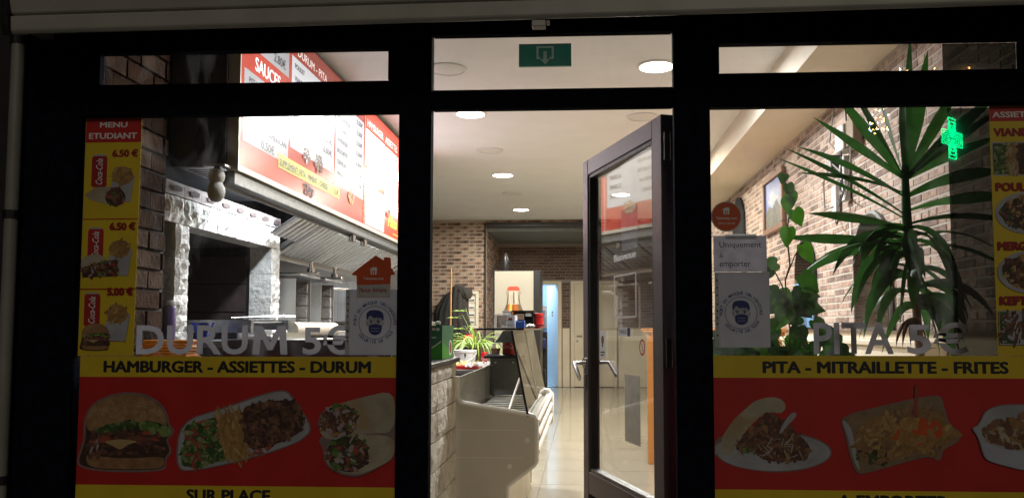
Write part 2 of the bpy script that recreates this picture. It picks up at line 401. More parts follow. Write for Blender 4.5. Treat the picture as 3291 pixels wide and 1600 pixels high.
bricks(ab, P_ab, -.438, -.282, 1.22, 2.2, .235, .062, .008, [MATS['shaded_brick%d' % i] for i in range(3)], lambda k: 1)
bx('panel_low', (-.43, -.29, 13.70, 13.718, 0, 1.2), cream, ab); bx('panel_low', (.72, 1.88, 13.70, 13.718, 0, 1.2), cream, ab)

# ================================================================= SHOPFRONT
sf = thing('shopfront', 'black aluminium shopfront frame with glass windows either side of the open door', 'shopfront')
def bar(name, x0, x1, z0, z1, y0=-.03, y1=.018, m=None): return bx(name, (x0, x1, y0, y1, z0, z1), m or black_al, sf, .004)
bar('post', -2.18, -1.95, -.19, 2.6, -.035, .022); bar('post', -.70, -.576, -.19, 2.6, -.035, .022)
bar('post', .341, .475, -.19, 2.6, -.035, .022); bar('post', 1.74, 2.05, -.19, 2.6, -.035, .022)
bar('head_rail', -1.949, -.701, 2.275, 2.6); bar('head_rail', -.575, .34, 2.321, 2.6); bar('head_rail', .476, 1.739, 2.268, 2.6)
bar('transom_bar', -1.949, -.701, 2.024, 2.147); bar('transom_bar', -.575, .34, 2.032, 2.106); bar('transom_bar', .476, 1.739, 2.026, 2.154)
bar('transom_jamb', -1.949, -1.886, 2.148, 2.274); bar('transom_jamb', -.746, -.701, 2.148, 2.274)
bar('transom_jamb', .476, .513, 2.155, 2.267); bar('transom_jamb', 1.62, 1.739, 2.155, 2.267)
bar('sill', -1.949, -.701, -.19, .25); bar('sill', .476, 1.739, -.19, .25)
bar('threshold', -.575, .34, -.19, .0)
for nm, d in (('window_pane', (-1.949, -.701, .25, 2.024)), ('window_pane', (.476, 1.739, .25, 2.026)), ('transom_pane', (-1.885, -.747, 2.147, 2.275)), ('transom_pane', (-.575, .34, 2.106, 2.321)), ('transom_pane', (.513, 1.62, 2.154, 2.268))):
    bx(nm, (d[0], d[1], .0, .006, d[2], d[3]), clear, sf)
bead = pm('gasket', (.02, .02, .022), .5, spec=.6)
# awning cassette
awm = pm('awning_aluminium', (.42, .40, .36), .45, .1, .1, 6)
aw_ = thing('awning_cassette', 'grey closed awning cassette running along the top of the shopfront', 'awning', (0, -.2, 2.42))
def AW(x): return .010*(x+2.0)
def aprism(name, prof, x0, x1, m, bv=.003): return MB().prism(prof, lambda u, v: (x0, u, v+AW(x0)), lambda u, v: (x1, u, v+AW(x1))).build(name, m, aw_, bevel=bv)
aprism('housing', [(-.055, 2.36), (-.295, 2.318), (-.31, 2.325), (-.322, 2.37), (-.32, 2.45), (-.28, 2.53), (-.055, 2.57)], -2.045, 2.6, awm)
aprism('front_bar', [(-.285, 2.256), (-.302, 2.250), (-.312, 2.262), (-.316, 2.313), (-.30, 2.316), (-.27, 2.313)], -2.043, 2.6, awm)
aprism('end_cap', [(-.05, 2.35), (-.28, 2.27), (-.32, 2.24), (-.335, 2.28), (-.34, 2.45), (-.29, 2.55), (-.05, 2.59)], -2.066, -2.0452, black)
aprism('wall_bracket', [(-.03, 2.33), (-.2, 2.33), (-.24, 2.38), (-.24, 2.5), (-.03, 2.5)], -2.125, -2.07, awm)
for xx in (-.15,): MB().box(xx-.026, xx+.022, -.30, -.262, 2.226+AW(xx), 2.249+AW(xx)).box(xx+.024, xx+.036, -.295, -.275, 2.235+AW(xx), 2.2495+AW(xx)).build('bracket', awm, aw_, bevel=.003)
# rain pipe
dp = thing('rain_pipe', 'pale grey rain pipe running down beside the left end of the shopfront', 'pipe', (-2.187, -.07, -.2))
MB().tube([(-2.187, -.07, -.2), (-2.187, -.07, 2.37)], .024, 14).build('pipe', pm('pipe_grey', (.26, .255, .23), .5, 0, .12, 6), dp, True)
for zz in (.62, 1.62, 2.3): MB().tube([(-2.187, -.07, zz), (-2.187, -.07, zz+.03)], .030, 14).box(-2.2, -2.175, -.06, -.02, zz+.005, zz+.025).build('pipe_clip', black, dp)

# ================================================================= DOOR LEAF (opened inwards)
A = R(71.5); dv = Vector((-math.cos(A), math.sin(A), 0)); dn = Vector((-math.sin(A), -math.cos(A), 0)); H0 = Vector((.322, .064, 0))
LW_ = 1.0
def PD(u, v, n): return H0+dv*u+dn*n+Vector((0, 0, v))     # u from hinge, v height, n towards the viewer side
dl = thing('glass_door', 'dark aluminium glazed entrance door standing open into the shop', 'door', tuple(H0))
def dbox(name, u0, u1, v0, v1, n0, n1, m, bevel=.003, parent=None):
    mb = MB(); v = [PD(u, w, n) for w in (v0, v1) for u, n in ((u0, n0), (u1, n0), (u1, n1), (u0, n1))]
    mb.add(v, [(3, 2, 1, 0), (4, 5, 6, 7), (0, 1, 5, 4), (1, 2, 6, 5), (2, 3, 7, 6), (3, 0, 4, 7)])
    return mb.build(name, m, parent or dl, bevel=bevel)
dbox('stile', .05, .142, .01, 2.04, -.06, 0, plum_al); dbox('stile', .945, LW_+.02, .01, 2.04, -.06, 0, plum_al)
dbox('top_rail', .143, .944, 1.962, 2.04, -.059, -.001, plum_al); dbox('mid_rail', .143, .944, .40, .505, -.059, -.001, plum_al); dbox('bottom_rail', .143, .944, .01, .1, -.059, -.001, plum_al)
dbox('infill_panel', .143, .944, .101, .399, -.042, -.02, black_al)
dbox('glazing_bead', .1421, .160, .506, 1.961, -.045, -.006, black, .001); dbox('glazing_bead', .927, .9449, .506, 1.961, -.045, -.006, black, .001)
dbox('glazing_bead', .161, .926, 1.943, 1.9615, -.045, -.006, black, .001); dbox('glazing_bead', .161, .926, .5055, .522, -.045, -.006, dsteel, .001)
dgl = glass('door_glass', (.95, .95, .95), .085, smudge=.05)
def npane(u): return -.025-.035*(u-.543)
def PG(u, v, n): return PD(u, v, n+npane(u))       # pane turned slightly within the leaf to steer the menu board's reflection
def gbox(name, u0, u1, v0, v1, n0, n1, m, parent=None):
    mb = MB(); v = [PG(u, w, n) for w in (v0, v1) for u, n in ((u0, n0), (u1, n0), (u1, n1), (u0, n1))]
    return mb.add(v, [(3, 2, 1, 0), (4, 5, 6, 7), (0, 1, 5, 4), (1, 2, 6, 5), (2, 3, 7, 6), (3, 0, 4, 7)]).build(name, m, parent or dl)
gbox('door_pane', .160, .927, .522, 1.943, -.003, .003, dgl)
for zz in (.25, 1.05, 1.85): MB().tube([PD(.015, zz, -.01), PD(.015, zz+.11, -.01)], .013, 10).build('hinge', black, dl, True)
hd = MB().tube([PD(.985, 1.03, 0), PD(.985, 1.03, .009)], .028, 16).build('handle_rose', chrome, dl, True)
MB().tube([PD(.985, 1.03, .008), PD(.985, 1.03, .055), PD(.972, 1.028, .062)], .0105, 12).tube([PD(.979, 1.031, .06), PD(.947, 1.01, .064), PD(.887, .955, .062)], [.012, .0115, .0095], 12).build('handle_lever', chrome, dl, True)
MB().tube([PD(.985, 1.03, -.06), PD(.985, 1.03, -.12), PD(.94, 1.0, -.125), PD(.89, .97, -.125)], .009, 12).build('handle_lever', dsteel, dl, True)
dbox('lock_plate', .97, .997, .90, .975, 0, .006, dsteel, .002)
dbox('door_closer', .1, .36, 2.0, 2.035, -.11, -.062, black, .004)
# ================================================================= PRINTS AND STICKERS ON THE GLASS (outside face y=0)
def facade(y0): return lambda u, v, n: (u, y0-n, v)
def sheet(name, label, cat, u0, u1, v0, v1, mat, y0=-.001, t=.0006, pts=None):
    t_ = thing(name, label, cat, (u0, y0, v0))
    P = facade(y0); pts = pts or [(u0, v0), (u1, v0), (u1, v1), (u0, v1)]
    MB().prism(pts, lambda u, v: P(u, v, 0), lambda u, v: P(u, v, t)).build('backing', mat, t_)
    return t_, Print(P)
# --- left wide banner
bl, p = sheet('window_banner', 'red and yellow window banner reading HAMBURGER - ASSIETTES - DURUM', 'banner', -1.938, -.702, .3, 1.093, vred)
p.rect('yellow_band', -1.938, -.702, 1.015, 1.093, vyel, bl)
p.text('lettering', 'HAMBURGER - ASSIETTES - DURUM', -1.845, -.803, 1.031, 1.077, vblack, bl, bold=.032)
p.rect('yellow_band', -1.938, -.702, .50, .607, vyel, bl)
p.text('lettering', 'SUR PLACE', -1.505, -1.18, .548, .594, vblack, bl, bold=.03)
KL = lambda x, y: (-1.936+(x-105)*.0005765, 1.015-(y-437)*.000568)
def chaikin(pts, it=2):
    for _ in range(it):
        out = []
        for a, b in zip(pts, pts[1:]+pts[:1]): out += [(a[0]*.78+b[0]*.22, a[1]*.78+b[1]*.22), (a[0]*.22+b[0]*.78, a[1]*.22+b[1]*.78)]
        pts = out
    return pts
def KP(pts, K): return [K(*q) for q in (chaikin(pts) if 5 < len(pts) < 30 else pts)]
def grow(pts, g):
    cx = sum(q[0] for q in pts)/len(pts); cy = sum(q[1] for q in pts)/len(pts)
    return [(q[0]+(q[0]-cx)/max(1e-6, math.hypot(q[0]-cx, q[1]-cy))*g, q[1]+(q[1]-cy)/max(1e-6, math.hypot(q[0]-cx, q[1]-cy))*g) for q in pts]
def burger(p, K, par, sc=1, hl=True):
    whole = [(110, 1010), (150, 890), (160, 830), (155, 750), (175, 670), (230, 610), (330, 568), (450, 552), (560, 568), (650, 620), (700, 690), (712, 760), (750, 790), (725, 835), (700, 850), (738, 930), (700, 970), (700, 1045), (560, 1056), (300, 1058), (165, 1040)]
    if hl: p.shape('burger_halo', KP(grow(whole, 16), K), halo, par)
    p.shape('burger_filling', KP(whole, K), meats[2], par)
    p.shape('bun', KP([(162, 950), (300, 975), (500, 980), (695, 962), (700, 1020), (660, 1046), (450, 1052), (240, 1048), (172, 1020)], K), bunlow, par)
    p.bits('patty', KP([(165, 880), (695, 900), (690, 955), (180, 955)], K), meats[:3], 60, .03*sc, .5, par, ang=0)
    p.bits('bacon', KP([(210, 800), (690, 800), (690, 880), (200, 890)], K), [meats[0], tomato, meats[4], meats[1]], 60, .045*sc, .4, par, ang=0)
    p.bits('bacon', KP([(120, 900), (270, 840), (300, 950), (140, 990)], K), [meats[3], onion, meats[1]], 14, .035*sc, .35, par, ang=1.2)
    p.shape('cheese', KP([(275, 868), (400, 850), (530, 868), (455, 885), (400, 926), (350, 900)], K), cheese, par)
    p.bits('lettuce', KP([(170, 775), (330, 740), (520, 715), (745, 780), (730, 820), (500, 775), (300, 790), (190, 810)], K), greens[:3], 46, .04*sc, .55, par)
    p.shape('bun', KP([(155, 755), (175, 670), (230, 610), (330, 568), (450, 552), (560, 568), (650, 620), (700, 690), (712, 765), (640, 735), (560, 728), (520, 745), (470, 715), (400, 740), (300, 752), (230, 790), (180, 800)], K), bun, par)
    p.bits('sesame', KP([(220, 640), (440, 570), (640, 640), (680, 720), (300, 730)], K), [cheese, tort, bunlow], 60, .008*sc, .6, par)
burger(p, KL, bl)
tray = [(785, 1058), (800, 735), (1120, 640), (1350, 555), (1500, 522), (1560, 590), (1690, 775), (1600, 860), (1400, 930), (1150, 1000), (950, 1045)]
p.shape('plate_halo', KP(grow(tray, 12), KL), halo, bl); p.shape('plate', KP(tray, KL), plate, bl)
p.bits('salad', KP([(820, 1020), (840, 760), (1040, 700), (1120, 980), (900, 1040)], KL), greens+[greens[2], tomato], 190, .034, .45, bl, base=greens[2])
p.bits('chips', KP([(1040, 700), (1210, 650), (1270, 960), (1120, 985)], KL), fries, 120, .075, .14, bl, ang=1.75, fat=.3, base=fries[2])
p.bits('minced_meat', KP([(1210, 660), (1350, 600), (1560, 580), (1640, 700), (1600, 820), (1300, 930), (1240, 850)], KL), meats, 330, .028, .55, bl, base=meats[2])
p.bits('carrot', KP([(1250, 940), (1420, 880), (1400, 920), (1280, 960)], KL), [fries[3], tomato], 20, .02, .4, bl)
w1 = [(1735, 800), (1745, 690), (1790, 630), (1880, 605), (2000, 570), (2236, 515), (2236, 800), (2060, 800), (1960, 830), (1800, 850)]
w2 = [(1775, 960), (1790, 880), (1860, 830), (1980, 808), (2236, 815), (2236, 965), (2110, 1030), (2000, 1072), (1900, 1065), (1800, 1010)]
p.shape('wrap_halo', KP(grow(w1, 13), KL)[:5]+KP(w1[5:7]+[(2236, 950), (2110, 1040), (2000, 1088), (1890, 1078), (1780, 1015), (1760, 900), (1720, 830)], KL), halo, bl)
p.shape('tortilla', KP(w1, KL), tort, bl)
p.bits('wrap_filling', KP(blob(1868, 722, 118, 108, seed=3), KL), meats[:2]+meats[3:]+[fries[3], onion, greens[0]], 110, .036, .4, bl, base=meats[2])
p.shape('tortilla', KP(w2, KL), tort, bl)
p.bits('wrap_filling', KP(blob(1925, 940, 140, 118, seed=5), KL), meats[:3]+[greens[0], greens[2], tomato, onion], 130, .036, .45, bl, base=meats[2])
# --- frosted window lettering
fl1 = thing('window_lettering', 'frosted vinyl lettering DURUM 5€ above the left banner', 'lettering', (-1.73, -.001, 1.1)); p = Print(facade(0))
p.text('letter', 'DURU', -1.719, -1.281, 1.100, 1.212, frost, fl1, off=.022, split=True); p.text('letter', '5€', -1.0675, -.885, 1.100, 1.212, frost, fl1, off=.022, split=True)
p.shape('letter', [(-1.263+u*.137, 1.101+v*.11) for u, v in ((0, 0), (.06, 1), (.27, 1), (.5, .42), (.73, 1), (.94, 1), (1, 0), (.8, 0), (.76, .64), (.57, .15), (.43, .15), (.24, .64), (.2, 0))], frost, fl1)
fl2 = thing('window_lettering', 'frosted vinyl lettering PITA 5€ above the right banner', 'lettering', (.85, -.001, 1.1)); p = Print(facade(0))
p.text('letter', 'PITA', .847, 1.137, 1.106, 1.222, frost, fl2, off=.022, split=True); p.text('letter', '5€', 1.185, 1.405, 1.106, 1.222, frost, fl2, off=.022, split=True)
# --- left menu strip
MS = [(-1.949, 1.095), (-1.73, 1.095), (-1.724, 2.022), (-1.949, 2.022)]
ml, p = sheet('menu_strip', 'tall yellow MENU ETUDIANT strip on the left edge of the left window', 'menu', -1.949, -1.725, 1.095, 2.022, vyel, pts=MS)
p.rect('red_header', -1.948, -1.725, 1.926, 2.021, vred, ml)
p.text('lettering', 'MENU', -1.893, -1.782, 1.985, 2.007, vwhite, ml, bold=.02); p.text('lettering', 'ETUDIANT', -1.936, -1.742, 1.940, 1.964, vwhite, ml, bold=.02)
canr = pm('print_can', (.4, .02, .02), .5, 0, .25, 12, stretch=(1, 1, .2)); darkred = pm('print_darkred', (.28, .01, .01), .6)
def canprint(p, par, u, v, w, h):
    p.ell('can_top', u+w/2, v+h, w*.48, h*.06, plate, par, 18); p.shape('can_body', [(u, v+h*.05), (u+w*.1, v), (u+w*.9, v), (u+w, v+h*.05), (u+w, v+h*.93), (u+w*.92, v+h), (u+w*.08, v+h), (u, v+h*.93)], canr, par)
    p.text('can_lettering', 'Coca-Cola', u+w*.28, u+w*.72, v+h*.08, v+h*.92, vwhite, par, bold=.01, shear=.35, rot=1)
for i, (zt, price) in enumerate(((1.915, '6.50 €'), (1.628, '6.50 €'), (1.375, '5.00 €'))):
    p.text('price', price, -1.84, -1.735, zt-.048, zt-.016, darkred, ml, bold=.045)
    canprint(p, ml, -1.928+.004*(2-i), zt-.165, .062, .122)
    u0, v0 = -1.80, zt-.165
    p.shape('chip_bag', [(-1.86, v0-.055), (-1.76, v0-.06), (-1.745, v0+.045), (-1.83, v0+.03)], plate, ml)
    p.bits('chips', blob(-1.795, v0+.045, .042, .035, seed=i), fries, 40, .03, .3, ml, ang=1.0, fat=.5, base=fries[2])
    if i == 0:
        p.shape('tortilla', [(-1.945, v0-.03), (-1.90, v0+.0), (-1.80, v0+.0), (-1.80, v0-.075), (-1.86, v0-.065), (-1.92, v0-.05)], tort, ml)
        p.bits('wrap_filling', blob(-1.82, v0-.04, .042, .034, seed=8), meats+[greens[0], tomato], 50, .022, .5, ml, base=meats[2])
    elif i == 1:
        p.shape('pita_bread', [(-1.947, v0-.0), (-1.93, v0+.018), (-1.88, v0+.026), (-1.85, v0+.01), (-1.86, v0-.02), (-1.947, v0-.03)], tort, ml)
        p.bits('pita_filling', [(-1.945, v0-.03), (-1.85, v0+.0), (-1.80, v0-.0), (-1.80, v0-.06), (-1.94, v0-.065)], meats+[greens[0], greens[1], tomato, tomato, onion], 90, .024, .5, ml, base=meats[2])
    else:
        burger(p, lambda x, y, v0=v0: (-1.942+(x-110)*.000195, v0+.01-(y-552)*.000205), ml, .35, False)
    if i < 2: p.rect('divider', -1.947, -1.727, zt-.292+(.015 if i else 0), zt-.289+(.015 if i else 0), vred, ml)
# --- right wide banner
br, p = sheet('window_banner', 'red and yellow window banner reading PITA - MITRAILLETTE - FRITES', 'banner', .479, 1.735, .3, 1.1, vred)
p.rect('yellow_band', .479, 1.735, 1.019, 1.1, vyel, br)
p.text('lettering', 'PITA - MITRAILLETTE - FRITES', .659, 1.543, 1.035, 1.08, vblack, br, bold=.032)
p.rect('yellow_band', .479, 1.735, .50, .613, vyel, br)
p.text('lettering', 'A EMPORTER', .92, 1.315, .55, .598, vblack, br, bold=.03)
KR = lambda x, y: (.480+(x-105)*.000453, 1.019-(y-272)*.000455)
pl_ = [(108, 780)]+[(575+455*math.cos(R(a)), 865+150*math.sin(R(a))) for a in range(-75, 185, 12)]+[(108, 905)]
p.shape('plate_halo', KP([(108, 720)]+grow(pl_[1:-1], 14)+[(108, 930)], KR), halo, br); p.shape('plate', KP(pl_, KR), plate, br)
p.shape('plate_well', KP([(560+380*math.cos(R(a)), 850+105*math.sin(R(a))) for a in range(0, 360, 12)], KR), pm('print_plate_dim', (.36, .36, .40), .6), br)
p.shape('pita_bread', KP([(155, 870), (160, 760), (210, 680), (270, 600), (350, 530), (430, 460), (530, 428), (620, 430), (675, 470), (680, 520), (640, 560), (560, 545), (480, 580), (410, 640), (340, 720), (270, 830), (240, 890), (180, 890)], KR), tort, br)
p.bits('kebab_meat', KP([(250, 860), (350, 730), (450, 620), (560, 550), (640, 600), (700, 660), (800, 740), (880, 830), (830, 930), (480, 940), (450, 850)], KR), meats[:2]+meats[3:]+[meats[1], meats[0], bunlow], 300, .034, .4, br, base=meats[0])
p.bits('onion_rings', KP([(430, 800), (800, 700), (840, 900), (480, 920)], KR), [onion, tort], 26, .035, .14, br)
p.bits('salad', KP([(340, 830), (420, 830), (410, 880), (340, 870)], KR), greens, 12, .02, .5, br)
p.shape('fork', KP([(620, 715), (660, 630), (720, 555), (755, 545), (765, 570), (735, 610), (690, 650), (640, 720)], KR), plate, br)
ft = [(1115, 580), (1500, 490), (1690, 445), (1880, 412), (1912, 440), (1930, 540), (1960, 640), (2050, 700), (2030, 770), (1900, 830), (1890, 900), (1850, 915), (1800, 870), (1300, 1025), (1240, 1020), (1200, 920), (1160, 720)]
p.shape('tray_halo', KP(grow(ft, 13), KR), halo, br); p.shape('cardboard_tray', KP(ft, KR), pm('print_card', (.24, .16, .085), .6, 0, .25, 20), br)
p.shape('tray_side', KP([(1115, 590), (1200, 660), (1240, 920), (1260, 1015), (1215, 940), (1170, 740)], KR), plate, br)
p.bits('chips', KP([(1215, 700), (1400, 560), (1600, 530), (1850, 520), (1960, 650), (2040, 720), (1890, 800), (1860, 890), (1790, 850), (1480, 930), (1260, 900)], KR), fries+[fries[2], bunlow, meats[3]], 240, .055, .3, br, ang=.6, fat=.8, base=bunlow)
p.bits('sauce', KP([(1500, 640), (1700, 600), (1950, 660), (1880, 800), (1700, 800), (1500, 740)], KR), [fries[3], orange, fries[0]], 60, .04, .7, br)
p.bits('dark_chips', KP([(1235, 850), (1400, 880), (1600, 900), (1400, 940), (1260, 910)], KR), [meats[2], greens[2], bunlow], 40, .04, .4, br)
p.shape('pick', KP([(1690, 580), (1705, 330), (1718, 315), (1730, 340), (1722, 590)], KR), tomato, br)
bw_ = [(2145, 660), (2200, 640), (2260, 520), (2400, 480), (2700, 480), (2860, 560), (2880, 760), (2860, 980), (2560, 1000), (2270, 925), (2230, 880), (2195, 740)]
p.shape('bowl_halo', KP(grow(bw_[:-6], 12)+[(2880, 1000)]+grow(bw_[-5:], 12), KR), halo, br)
p.shape('bowl', KP(bw_, KR), plate, br)
p.bits('nuggets', KP([(2200, 700), (2300, 620), (2480, 600), (2560, 520), (2850, 560), (2850, 800), (2500, 830), (2280, 780)], KR), [meats[3], meats[1], fries[2], bunlow, tort], 150, .045, .6, br, base=meats[1])
p.shape('bowl_side', KP([(2200, 750), (2350, 820), (2560, 850), (2870, 830), (2860, 990), (2560, 1000), (2270, 925), (2228, 880)], KR), pm('print_bowl', (.42, .42, .52), .6, 0, .1, 6), br)
# --- right menu strip
mr, p = sheet('menu_strip', 'tall yellow ASSIETTES menu strip on the right edge of the right window', 'menu', 1.506, 1.735, 1.102, 2.022, vyel)
p.rect('red_header', 1.506, 1.735, 1.965, 2.021, vred, mr); p.text('lettering', 'ASSIETTES', 1.517, 1.70, 1.979, 2.001, vwhite, mr, bold=.02)
for i, (zt, nm) in enumerate(((1.952, 'VIANDE'), (1.748, 'POULET'), (1.53, 'MERGUEZ'), (1.33, 'KEFTA'))):
    p.text('lettering', nm, 1.518, 1.518+.026*len(nm), zt-.045, zt-.012, darkred, mr, bold=.045)
    cz = zt-.125
    if i in (0, 3):
        p.shape('plate', [(1.512, cz-.065), (1.73, cz-.065), (1.73, cz+.06), (1.512, cz+.06)], plate, mr)
        p.bits('food', [(1.515, cz-.06), (1.57, cz-.06), (1.57, cz+.055), (1.515, cz+.055)], greens+[greens[2]] if i == 0 else meats+[plate, onion], 60, .022, .5, mr, base=greens[2])
        p.bits('food', [(1.56, cz-.06), (1.61, cz-.06), (1.61, cz+.055), (1.56, cz+.055)], fries if i == 0 else meats+[plate], 50, .035, .25, mr, ang=1.4)
        p.bits('food', [(1.605, cz-.06), (1.728, cz-.06), (1.728, cz+.055), (1.605, cz+.055)], meats, 80, .025, .5, mr, base=meats[2])
    else:
        p.ell('plate', 1.632, cz, .118, .078, plate, mr); p.bits('food', blob(1.63, cz, .1, .062, seed=i), meats+fries[:2]+[greens[2]], 150, .026, .5, mr, base=meats[2])
# --- stickers and sheets on the glass
def pictogram_house(p, u, v, s, m, par):
    p.shape('house_icon', [(u-s*.75, v+s*.55), (u, v+s), (u+s*.3, v+s*.82), (u+s*.3, v+s*.95), (u+s*.5, v+s*.95), (u+s*.5, v+s*.7), (u+s*.75, v+s*.55), (u+s*.55, v+s*.5), (u+s*.5, v-s*.35), (u-s*.5, v-s*.35), (u-s*.55, v+s*.5)], m, par)
    p.shape('house_icon_cutlery', [(u-s*.24, v-s*.35), (u-s*.1, v-s*.35), (u-s*.05, v+s*.35), (u-s*.28, v+s*.35)], orange, par); p.shape('house_icon_cutlery', [(u+s*.08, v-s*.35), (u+s*.2, v-s*.35), (u+s*.26, v+s*.35), (u+s*.06, v+s*.35)], orange, par)
HS = [(-.86, 1.318), (-.733, 1.318), (-.731, 1.402), (-.712, 1.404), (-.729, 1.43), (-.733, 1.469), (-.757, 1.471), (-.759, 1.459), (-.79, 1.477), (-.83, 1.448), (-.86, 1.425), (-.885, 1.404), (-.863, 1.400)]
hs_, p = sheet('house_sticker', 'orange house-shaped delivery sticker reading Nous livrons', 'sticker', -.885, -.712, 1.318, 1.477, orange, y0=-.004, pts=HS)
p.shape('pale_base', [(-.86, 1.319), (-.733, 1.319), (-.7325, 1.368), (-.8605, 1.364)], pm('sticker_grey', (.42, .41, .4), .6), hs_)
p.text('lettering', 'Nous livrons', -.851, -.746, 1.337, 1.355, darkred, hs_, bold=.015); pictogram_house(p, -.797, 1.412, .022, vwhite, hs_); p.text('lettering', 'Takeaway.com', -.835, -.758, 1.382, 1.394, vwhite, hs_, bold=.01)
def mask_poster(label, u0, u1, v0, v1, cu, cv, rr):
    t, p = sheet('mask_poster', label, 'poster', u0, u1, v0, v1, paper, y0=-.0012)
    p.rect('sleeve_edge', u0+.002, u0+.016, v0+.002, v1-.002, pm('sleeve_film', (.62, .63, .62), .3, trans=.4), t)
    for k in range(8): p.ell('punch_hole', u0+.009, v1-.03-k*(v1-v0-.05)/8*rnd.uniform(.93, 1.05), .003, .004, vblack, t, 10)
    p.ring('ring', cu, cv, rr*.965, rr, navy, t)
    p.arc('lettering', 'PORT DU MASQUE OBLIGATOIRE', cu, cv, rr*1.13, 188, -8, rr*.19, navy, t); p.arc('lettering', 'SÉCURITÉ DE TOUS', cu, cv, rr*1.25, 215, 335, rr*.19, navy, t, inside=True)
    s = rr/.06; K = lambda x, y: (cu+x*.001*s, cv+y*.001*s)
    skin = pm('icon_skin', (.6, .6, .62), .7, trans=.4)
    p.shape('ear', KP([(-27, 8), (-33, 10), (-35, 2), (-31, -9), (-26, -14)], K), skin, t); p.shape('ear', KP([(31, 8), (36, 8), (37, 0), (33, -10), (28, -14)], K), skin, t)
    p.shape('hair', KP([(-28, 6), (-33, 22), (-30, 36), (-20, 44), (-2, 46), (16, 44), (28, 36), (33, 20), (30, 4)], K), navy, t)
    p.shape('face', KP([(-28, 6), (-26, 14), (-22, 22), (-16, 26), (-8, 18), (2, 16), (8, 20), (12, 15), (18, 19), (24, 15), (29, 4), (28, -14), (22, -24), (-20, -24), (-27, -12)], K), skin, t)
    p.shape('mask', KP([(-23, -10), (-10, -6), (2, -4), (12, -6), (26, -10), (25, -30), (18, -40), (2, -46), (-12, -42), (-22, -32)], K), navy, t)
    p.shape('mask_strap', KP([(-23, -11), (-23, -14), (-33, 3), (-31, 4)], K), navy, t); p.shape('mask_strap', KP([(26, -11), (26, -14), (36, 3), (34, 4)], K), navy, t)
    for sx in (-14, 13):
        p.ell('eye', cu+sx*.001*s, cv+.001*s, .004*s, .0032*s, vblack, t, 12); p.shape('eyebrow', KP([(sx-7, 6), (sx+6, 5), (sx+5, 8), (sx-5, 9)], K), navy, t)
    for yy in (-20, -30): p.shape('mask_crease', KP([(-15, yy), (2, yy-1.5), (18, yy), (18, yy+.8), (2, yy-.5), (-15, yy+.8)], K), vwhite, t)
mask_poster('mask pictogram sheet in plastic sleeve below the orange house-shaped sticker', -.904, -.703, 1.1, 1.348, -.79, 1.222, .063)
mask_poster('mask pictogram sheet in plastic sleeve below the Uniquement à emporter note', .488, .69, 1.13, 1.409, .584, 1.258, .06)
un, p = sheet('paper_note', 'white paper note reading Uniquement à emporter', 'note', .486, .682, 1.41, 1.545, pm('note_paper', (.62, .60, .66), .7, trans=.35), y0=-.0018)
ink = pm('grey_ink', (.012, .012, .015), .7)
p.text('lettering', 'Uniquement', .508, .662, 1.495, 1.522, ink, un, n=.0008); p.text('lettering', 'à', .508, .52, 1.464, 1.482, ink, un); p.text('lettering', 'emporter', .508, .622, 1.422, 1.448, ink, un)
p.rect('tape', .53, .645, 1.532, 1.551, pm('tape', (.5, .5, .52), .3, trans=.4), un)
rs, p = sheet('round_sticker', 'round orange-red delivery partner sticker above the paper note', 'sticker', .48, .59, 1.565, 1.67, pm('sticker_rim', (.5, .46, .44), .5), y0=-.004, pts=[(.535+.057*math.cos(R(a)), 1.617+.057*math.sin(R(a))) for a in range(0, 360, 10)])
p.ell('disc', .535, 1.617, .053, .053, orange, rs, 36); pictogram_house(p, .535, 1.632, .02, vwhite, rs); p.text('lettering', 'Takeaway.com', .496, .574, 1.603, 1.616, vwhite, rs, bold=.01); p.text('lettering', 'OFFICIAL PARTNER', .503, .567, 1.587, 1.595, vwhite, rs)
# dark see-through layer inside the right end of the window
tint = glass('dark_layer_tint', (.28, .28, .26), .03, .05)
tf = thing('dark_layer', 'dark see-through layer over the right end of the right window', 'film', (1.36, .03, .3))
bx('sheet', (1.36, 1.735, .012, .014, .3, 2.02), tint, tf); bx('bottom_strip', (1.36, 1.735, .0105, .0155, .28, .3), black, tf)
tf = thing('dark_layer', 'dark see-through layer over the right end of the right transom window', 'film', (1.35, .03, 2.156))
bx('sheet', (1.35, 1.618, .012, .014, 2.162, 2.266), tint, tf); bx('bottom_strip', (1.35, 1.618, .0105, .0155, 2.156, 2.162), black, tf)
# exit sign on the door transom
ex, p = sheet('exit_sign', 'green emergency exit sign with white arrow in the door transom window', 'sign', -.246, -.043, 2.208, 2.291, pm('exit_green', (.05, .27, .2), .4, emit=(.06, .5, .34), es=.045), y0=.03, t=.012)
exw = pm('exit_white', (.7, .78, .7), .4, emit=(.75, .95, .8), es=.045); p.n = .0125
p.shape('door_pictogram', [(-.178, 2.286), (-.178, 2.236), (-.162, 2.236), (-.162, 2.243), (-.17, 2.243), (-.17, 2.279), (-.119, 2.279), (-.119, 2.243), (-.127, 2.243), (-.127, 2.236), (-.111, 2.236), (-.111, 2.286)], exw, ex)
p.shape('arrow', [(-.151, 2.266), (-.138, 2.266), (-.138, 2.235), (-.126, 2.235), (-.1445, 2.214), (-.163, 2.235), (-.151, 2.235)], exw, ex)
bx('mounting_rail', (-.246, -.043, .018, .03, 2.2915, 2.296), dsteel, ex)
